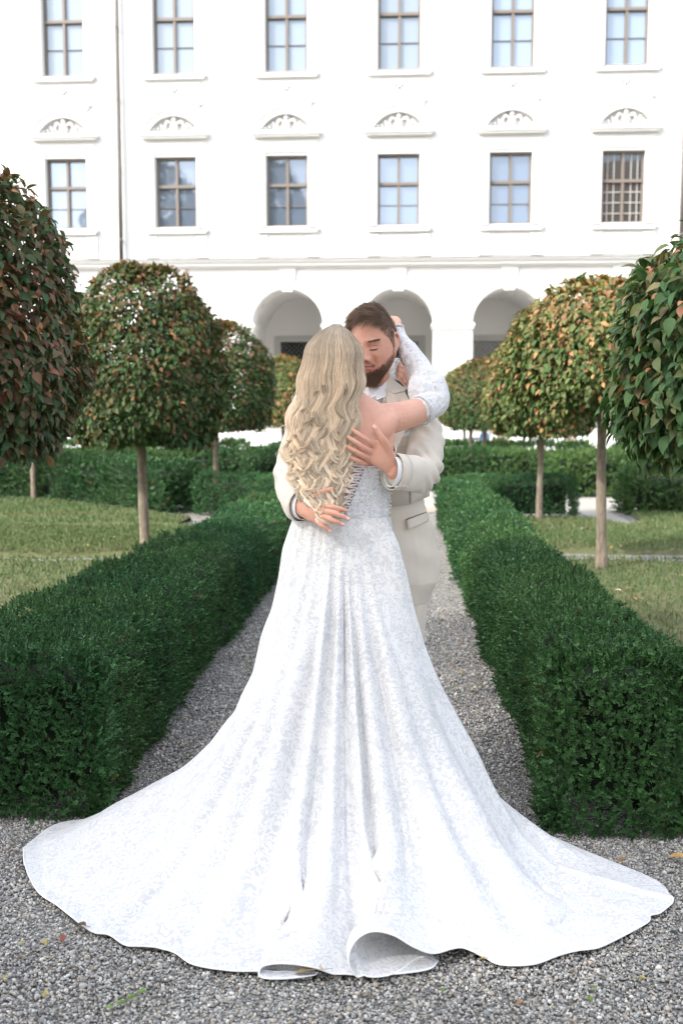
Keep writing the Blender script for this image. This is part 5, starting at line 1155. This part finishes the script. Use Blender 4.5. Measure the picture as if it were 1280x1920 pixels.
def lock(a0, a1, lay, pend, nst, thick, ph, amp=1.0, wl0=72, frizz=1.0, pstart=None):
    hel = 0 if pstart is None else r.choice([-1, 1]); ph2 = r.uniform(0, 6.28); drift = r.normal(0, .16) if pstart is None else r.normal(0, .5); n = 64; p0 = 607.5+r.uniform(0, 1.5)+13*a0*a0 if pstart is None else pstart
    t = np.linspace(0, 1, n); py = p0+(pend-p0)*t
    a = a0+(a1-a0)*smst((t-.15)/.8); x, Y = hairpt(py, a, lay)
    # the crown's parting lies to the right of the head's middle
    part = np.interp(py, [606, 650], [1, 0])**1.5; x = x*(1-part*.4)+(631+a0*8)*part*.4
    s_ = np.maximum(0, py-662); env = np.interp(py, [655, 700, 760, 860, 1000], [0, .5, .95, 1.2, 1.15])*amp
    phase = ph+.9*(x-610)/60+.5*np.sin(x/23+py/70)+drift*smst((py-780)/180)+2*np.pi*s_/np.interp(py, [660, 760, 900, 1000], [wl0*1.15, wl0, wl0*.82, wl0*.75])
    x = x+5.8*env*np.sin(phase); Y = Y+(.0012*np.sin(phase+ph2)+hel*.006*np.cos(phase))*env*np.interp(py, [660, 760, 1000], [.4, .9, 1.25]); py2 = py+2.0*env*np.sin(phase*2+1)
    C = Pv(x, py2, Y)
    tone_ = r.uniform(.75, 1.25); tws = r.uniform(-1.6, 1.6)
    tk = thick*np.interp(t, [0, .12, .45, .8, 1], [1.35, 1.2, 1.0, .75, .25]); tw0 = r.uniform(0, 6.28)
    for k in range(nst):
        q = math.sqrt(r.random()); b = r.uniform(0, 6.28)+tw0; spin = tws*t+r.normal(0, .3)*t
        off = np.column_stack([q*tk*np.cos(b+spin)*1.25, q*tk*np.sin(b+spin)*.6, 0*t])
        fz = r.normal(0, 1, 3); f2 = r.uniform(0, 6.28, 3); fr_z = np.column_stack([np.sin(t*r.uniform(9, 16)+f2[i_])*fz[i_] for i_ in range(3)])*(.0011*frizz*(.25+t))[:, None]
        cut = n if r.random() < .8 else int(n*r.uniform(.86, 1)); L_ = C+off+fr_z
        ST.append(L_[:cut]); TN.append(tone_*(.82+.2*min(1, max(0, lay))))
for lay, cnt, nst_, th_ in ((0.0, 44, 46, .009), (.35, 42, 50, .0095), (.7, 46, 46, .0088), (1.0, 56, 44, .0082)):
    for k in range(cnt):
        a = -1+2*(k+.5)/cnt+r.normal(0, .02); a = max(-.985, min(.985, a))
        base_end = np.interp(a, [-1, -.75, -.4, 0, .35, .7, 1], [905, 955, 985, 992, 978, 955, 900]); pend = base_end-abs(r.normal(0, 30 if r.random() < .75 else 75))
        a1 = a*r.uniform(.86, 1.02)+r.normal(0, .05); ph = 2.0+r.normal(0, .12)
        lock(a, max(-1.02, min(1.02, a1)), lay+r.normal(0, .12), pend, nst_, th_, ph, r.uniform(.8, 1.2), r.uniform(72, 79))
for k in range(16):                    # loose single curls lying on top, lower half
    a = r.uniform(-.98, .98); lock(a, a+r.normal(0, .16), r.uniform(.9, 1.35), r.uniform(900, 1000), 22, .0048, r.uniform(0, 6.28), r.uniform(.9, 1.6), r.uniform(52, 70), 1.2, r.uniform(700, 800))
for k in range(26):                    # flyaways
    a = r.uniform(-1.03, 1.03); lock(a, a*1.03+r.normal(0, .08), 1.0, r.uniform(760, 960), 2, .006, r.uniform(0, 6.28), r.uniform(.8, 1.8), 66, 3.0)
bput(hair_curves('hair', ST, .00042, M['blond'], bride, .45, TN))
V, F_ = [], []; NA, NP = 28, 40
for j in range(NP+1):
    py = 612+(955-612)*j/NP
    for i_ in range(NA+1):
        a = (-1+2*i_/NA)*.93; x, Y = hairpt(py, a, 0.0); V.append(P(float(x), py, float(Y)+.016))
F_ = [(j*(NA+1)+i_, j*(NA+1)+i_+1, (j+1)*(NA+1)+i_+1, (j+1)*(NA+1)+i_) for j in range(NP) for i_ in range(NA)]
NV = len(V)
for j in range(NP+1):                  # closed behind, so the under layer is a solid mass
    py = 612+(955-612)*j/NP
    for i_ in range(NA+1):
        a = (-1+2*i_/NA)*.93; x, Y = hairpt(py, a, 0.0); V.append(P(float(x), py, max(float(Y)+.018, 3.385 if py < 720 else float(Y)+.024)))
F_ += [(NV+j*(NA+1)+i_, NV+(j+1)*(NA+1)+i_, NV+(j+1)*(NA+1)+i_+1, NV+j*(NA+1)+i_+1) for j in range(NP) for i_ in range(NA)]
for j in range(NP): 
    for i_ in (0, NA): b = j*(NA+1)+i_; F_.append((b, b+NA+1, NV+b+NA+1, NV+b))
for i_ in range(NA): F_.append((i_, i_+1, NV+i_+1, NV+i_)); b = NP*(NA+1)+i_; F_.append((b, b+1, NV+b+1, NV+b))
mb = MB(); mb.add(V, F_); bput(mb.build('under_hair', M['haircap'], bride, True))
# ---------------------------------------------------------------- distant visitors
def visitor(label, loc, top, legs, skin, hairc, rz=0, seated=False, bag=None):
    root = tag(empty('person', loc, rz), label, 'person'); mb = MB(); hz = .46 if seated else .92; d = .45 if seated else 0
    tubeof(mb, [(0, .02, hz-.02), (0, 0, hz+.18), (0, 0, hz+.42), (0, .01, hz+.52), (0, .01, hz+.58), (0, 0, hz+.62)], [(.15, .11), (.13, .10), (.18, .11), (.12, .08), (.055, .055), (.055, .055)])
    tubeof(mb, [(0, -.01, hz+.62), (0, -.01, hz+.70), (0, 0, hz+.80)], [(.055, .07), (.075, .095), (.05, .06)])
    for s_ in (-1, 1):
        tubeof(mb, [(s_*.17, 0, hz+.48), (s_*.23, -.02, hz+.22), (s_*.20, -.16, hz+.06), (s_*.17, -.24, hz+.04)], [.05, .042, .034, .03], (0, 1, 0))
        if seated: tubeof(mb, [(s_*.09, 0, .48), (s_*.11, -.42, .50), (s_*.11, -.44, .08), (s_*.11, -.56, .04)], [.08, .065, .045, .04], (0, 0, 1))
        else: tubeof(mb, [(s_*.08, .02, .95), (s_*.10, 0, .5), (s_*.10, .03, .08), (s_*.10, -.1, .04)], [.085, .06, .042, .04])
    fuse('body', mb, .012, 2, skin, root)
    mb = MB(); tubeof(mb, [(0, .02, hz-(.02 if seated else .22)), (0, 0, hz+.18), (0, 0, hz+.42), (0, .01, hz+.53)], [(.20, .15), (.17, .13), (.205, .13), (.10, .08)])
    for s_ in (-1, 1): tubeof(mb, [(s_*.17, 0, hz+.47), (s_*.24, -.02, hz+.22), (s_*.205, -.14, hz+.07)], [.066, .06, .05], (0, 1, 0))
    fuse('coat' if not seated else 'shirt', mb, .012, 2, top, root)
    mb = MB()
    for s_ in (-1, 1):
        if seated: tubeof(mb, [(s_*.09, .02, .48), (s_*.11, -.42, .50), (s_*.11, -.44, .14)], [.095, .08, .06], (0, 0, 1))
        else: tubeof(mb, [(s_*.08, .02, .95), (s_*.10, 0, .5), (s_*.10, .03, .12)], [.10, .075, .06])
    fuse('trousers', mb, .012, 2, legs, root)
    mb = MB(); tubeof(mb, [(0, .02, hz+.70), (0, .03, hz+.77), (0, .02, hz+.83)], [(.085, .095), (.085, .10), (.05, .06)]); fuse('hair', mb, .01, 2, hairc, root)
    if bag:
        mb = MB(); tubeof(mb, [(-.14, -.16, hz+.0), (-.14, -.17, hz+.12), (-.14, -.16, hz+.22)], [(.10, .05), (.11, .06), (.08, .04)]); b_ = fuse('shoulder_bag', mb, .01, 2, bag, root)
        mb = MB(); mb.tube([(-.12, -.15, hz+.2), (-.02, -.15, hz+.4), (.12, -.05, hz+.54)], .012, 6); mb.build('bag_strap', bag, root)
hm = mat('visitor_hair', (.08, .05, .035), .6)
a = P(1068, 800, 28.2); visitor('distant visitor in a cream coat with a black shoulder bag behind the far hedge', (a.x, 28.2, 0), cloth('cream_coat', (.55, .46, .36)), cloth('grey_trousers', (.2, .2, .22)), M['skinB'], hm, 0, False, mat('black_bag', (.03, .03, .035), .5))
a = P(908, 800, 28.6); visitor('distant visitor in a light blue shirt sitting beyond the far hedge', (a.x, 28.6, 0), cloth('blue_shirt', (.16, .28, .50)), cloth('navy_trousers', (.03, .04, .09)), M['skinB'], hm, R(60), True)
b = tag(empty('garden_bench', (a.x+.05, 28.7, 0), R(60)), 'white bench under the visitor in the light blue shirt', 'bench')
mb = MB(); [mb.box(-.7, .7, -.22+.115*i_, -.13+.115*i_, .37, .40) for i_ in range(4)]; mb.build('seat', wp, b)
mb = MB(); [mb.box(-.7, .7, .24, .265, .5+.14*i_, .6+.14*i_) for i_ in range(3)]; mb.build('backrest', wp, b)
for sx_ in (-.62, .62): mb = MB(); mb.bar((sx_, -.18, 0), (sx_, -.18, .37), .06, .06).bar((sx_, .25, 0), (sx_, .25, .88), .06, .06); mb.build('leg', wp, b)
# ---------------------------------------------------------------- fallen leaves, twigs
LEAFM = {}
def fleaf(px, py, size, col, label=None, z=.012, yaw=None, curl=.3, name='fallen_leaf', group=None, xy=None, dz=0, rolls=(0, 0)):
    rr = np.random.default_rng(int(px*7+py)); key = tuple(col)
    if key not in LEAFM:
        m = LEAFM[key] = mat('dry_leaf', col, .6); g = NG(m); n1 = g.noise(40, 4, .6); g.l(g.mix(g.ramp(n1, [(.4, (0, 0, 0)), (.65, (1, 1, 1))]), tuple(x*.65 for x in col), col), g.b.inputs['Base Color'])
    c_ = G(px, py) if xy is None else Vector((*xy, 0)); V = CV.copy(); V[:, 1] -= .5; V[:, 2] += curl*(V[:, 0]**2*2.2+V[:, 1]**2*.7)*rr.uniform(.5, 1.2); V[:, 2] -= V[:, 2].min()
    sx_ = rr.uniform(.9, 1.3); V[:, 0] *= sx_; mb = MB(); mb.add(V*size, [tuple(q) for q in CQ]+[tuple(q) for q in CT]); mb.tube([V[0]*size, (V[0]+np.array([.05, -.3, .02]))*size], .0007, 5)
    o = mb.build(name, LEAFM[key], None, True); o.location = (c_.x, c_.y, z+dz); o.rotation_euler = (rr.uniform(-.15, .15)+rolls[0], rr.uniform(-.15, .15)+rolls[1], rr.uniform(0, 6.28) if yaw is None else yaw)
    return tag(o, label, 'leaf', group)
TAN, ORG, YEL, RED, GRN, BRN = (.55, .42, .25), (.42, .18, .06), (.50, .40, .10), (.32, .08, .04), (.16, .26, .05), (.15, .085, .045)
fleaf(580, 1842, .075, TAN, 'large pale tan leaf under the hem at the bottom middle', .02, 1.6)
fleaf(118, 1776, .030, RED, 'small red leaf on the gravel below the left part of the train', .02)
fleaf(85, 1783, .022, YEL, 'yellow leaf beside the small red leaf at the lower left', .02)
fleaf(45, 1783, .026, YEL, 'pale yellow leaf nearest to the left edge below the train', .02)
fleaf(12, 1847, .022, YEL, 'yellow leaf cropped by the left edge near the bottom', .02)
fleaf(86, 1880, .024, YEL, 'small yellow leaf in the bottom left corner area', .02)
fleaf(150, 1752, .045, BRN, 'dark curled leaf tucked under the left hem', .02)
fleaf(1268, 1622, .055, (.55, .33, .10), 'orange yellow leaf at the right edge before the hedge', .02, 1.4)
fleaf(1260, 1765, .032, (.05, .06, .055), 'dark grey leaf on the gravel near the right edge', .02)
fleaf(1200, 1850, .026, YEL, 'yellow green leaf at the lower right on the gravel', .02)
fleaf(1112, 1868, .026, GRN, 'green leaf lying upright at the lower right', .02, 0)
fleaf(1105, 1890, .022, GRN, 'green leaf just below the upright green one', .02)
fleaf(972, 1897, .020, ORG, 'orange speck of a leaf at the bottom edge right', .02)
fleaf(1108, 1818, .018, ORG, 'small orange leaf below the right part of the hem', .02)
fleaf(830, 1873, .020, GRN, 'small green leaf below the rolled hem fold', .02)
fleaf(905, 1812, .018, YEL, 'tiny yellow leaf touching the hem on the right', .02)
fleaf(1165, 1628, .040, (.35, .22, .10), 'brown leaf on the gravel at the foot of the right hedge', .02)
rr = np.random.default_rng(4)
sp_ = tag(empty('plant_sprig', G(242, 1893)+Vector((0, 0, .02)), .9), 'green sprig with several round leaves on the gravel, bottom left', 'sprig')
mb = MB(); mb.tube([(-.05, 0, .004), (0, .004, .008), (.05, 0, .006)], .0012, 6); mb.build('stem', mat('sprig_stem', (.12, .16, .05)), sp_)
for k in range(7):
    x_ = -.045+.016*k; V = CV.copy()*.024; V[:, 2] += .006; ang_ = 1.2*(-1)**k-.6; c_, s_ = math.cos(ang_), math.sin(ang_); V = np.column_stack([V[:, 0]*c_-V[:, 1]*s_+x_, V[:, 0]*s_+V[:, 1]*c_, V[:, 2]]); mb = MB(); mb.add(V, [tuple(q) for q in CQ]+[tuple(q) for q in CT]); mb.build('leaf', LEAFM[GRN], sp_, True)
for k, (px, py) in enumerate(((40, 1810), (95, 1832), (135, 1828), (1075, 1836), (690, 1880), (1010, 1600), (955, 1450), (1180, 1795), (160, 1600), (22, 1598))):
    c_ = G(px, py); a_ = rr.uniform(0, 6.28); l = rr.uniform(.012, .03); dv = Vector((math.cos(a_)*l, math.sin(a_)*l, .004)); mb = MB(); mb.tube([c_-dv+Vector((0, 0, .018)), c_+Vector((0, 0, .024)), c_+dv+Vector((0, 0, .018))], [.0022, .003, .0018], 6)
    tag(mb.build('twig', M['bark']), 'short brown twig lying loose on the gravel', 'twig', group='twigs on the gravel')
for k in range(46):                    # along the path beside the hedges
    if k < 26: x_ = rr.choice([.50, .42, .30]) + rr.normal(0, .05); y_ = rr.uniform(3.5, 11)
    else: x_ = rr.uniform(-.95, -.6); y_ = rr.uniform(3.6, 7.5)
    fleaf(k*31, 900+k*3, rr.uniform(.02, .04), [ORG, TAN, BRN, YEL][rr.integers(4)], 'small dry autumn leaf on the gravel along the foot of a hedge', .018, group='dry leaves along the path', xy=(x_, y_))
for k in range(90):
    left = k < 45; x_ = rr.uniform(-5.2, -1.7) if left else rr.uniform(1.0, 5); y_ = rr.uniform(5, 13)
    fleaf(k*17, 700+k*5, rr.uniform(.03, .065), [TAN, (.6, .52, .38), BRN, ORG, YEL][rr.integers(5)], 'pale dry leaf lying on the left lawn' if left else 'pale dry leaf lying on the right lawn', .075, group='dry leaves on the left lawn' if left else 'dry leaves on the right lawn', xy=(x_, y_))
c_ = G(1012, 1500); fl_ = tag(empty('seedling', (c_.x-.0, c_.y-.02, 0)), 'young seedling with an orange and green leaf growing from the right hedge', 'plant')
mb = MB(); mb.tube([(0.03, .05, 0), (0, 0, .10), (-.01, -.02, .19)], .002, 6); mb.build('stem', mat('seedling_stem', (.15, .14, .05)), fl_)
for k, (dx, dy, dz, sz, cc, rx) in enumerate(((-.015, -.03, .075, .075, (.50, .26, .04), 2.7), (-.0, -.035, .125, .06, (.36, .30, .05), 2.3), (.02, -.03, .15, .055, GRN, 1.2), (-.01, -.03, .19, .06, GRN, .5))):
    V = CV*sz; mb = MB(); mb.add(V, [tuple(q) for q in CQ]+[tuple(q) for q in CT]); m = LEAFM.get(cc) or mat('seedling_leaf', cc, .5); o = mb.build('leaf', m, fl_, True); o.location = (dx, dy, dz); o.rotation_euler = (rx-1.57, 0, rr.uniform(-.5, .5))

for ch in list(bride.children):
    if ch.name.split('.')[0] == 'fingernail': ch.parent = bbody; ch.matrix_parent_inverse = Matrix.Identity(4)
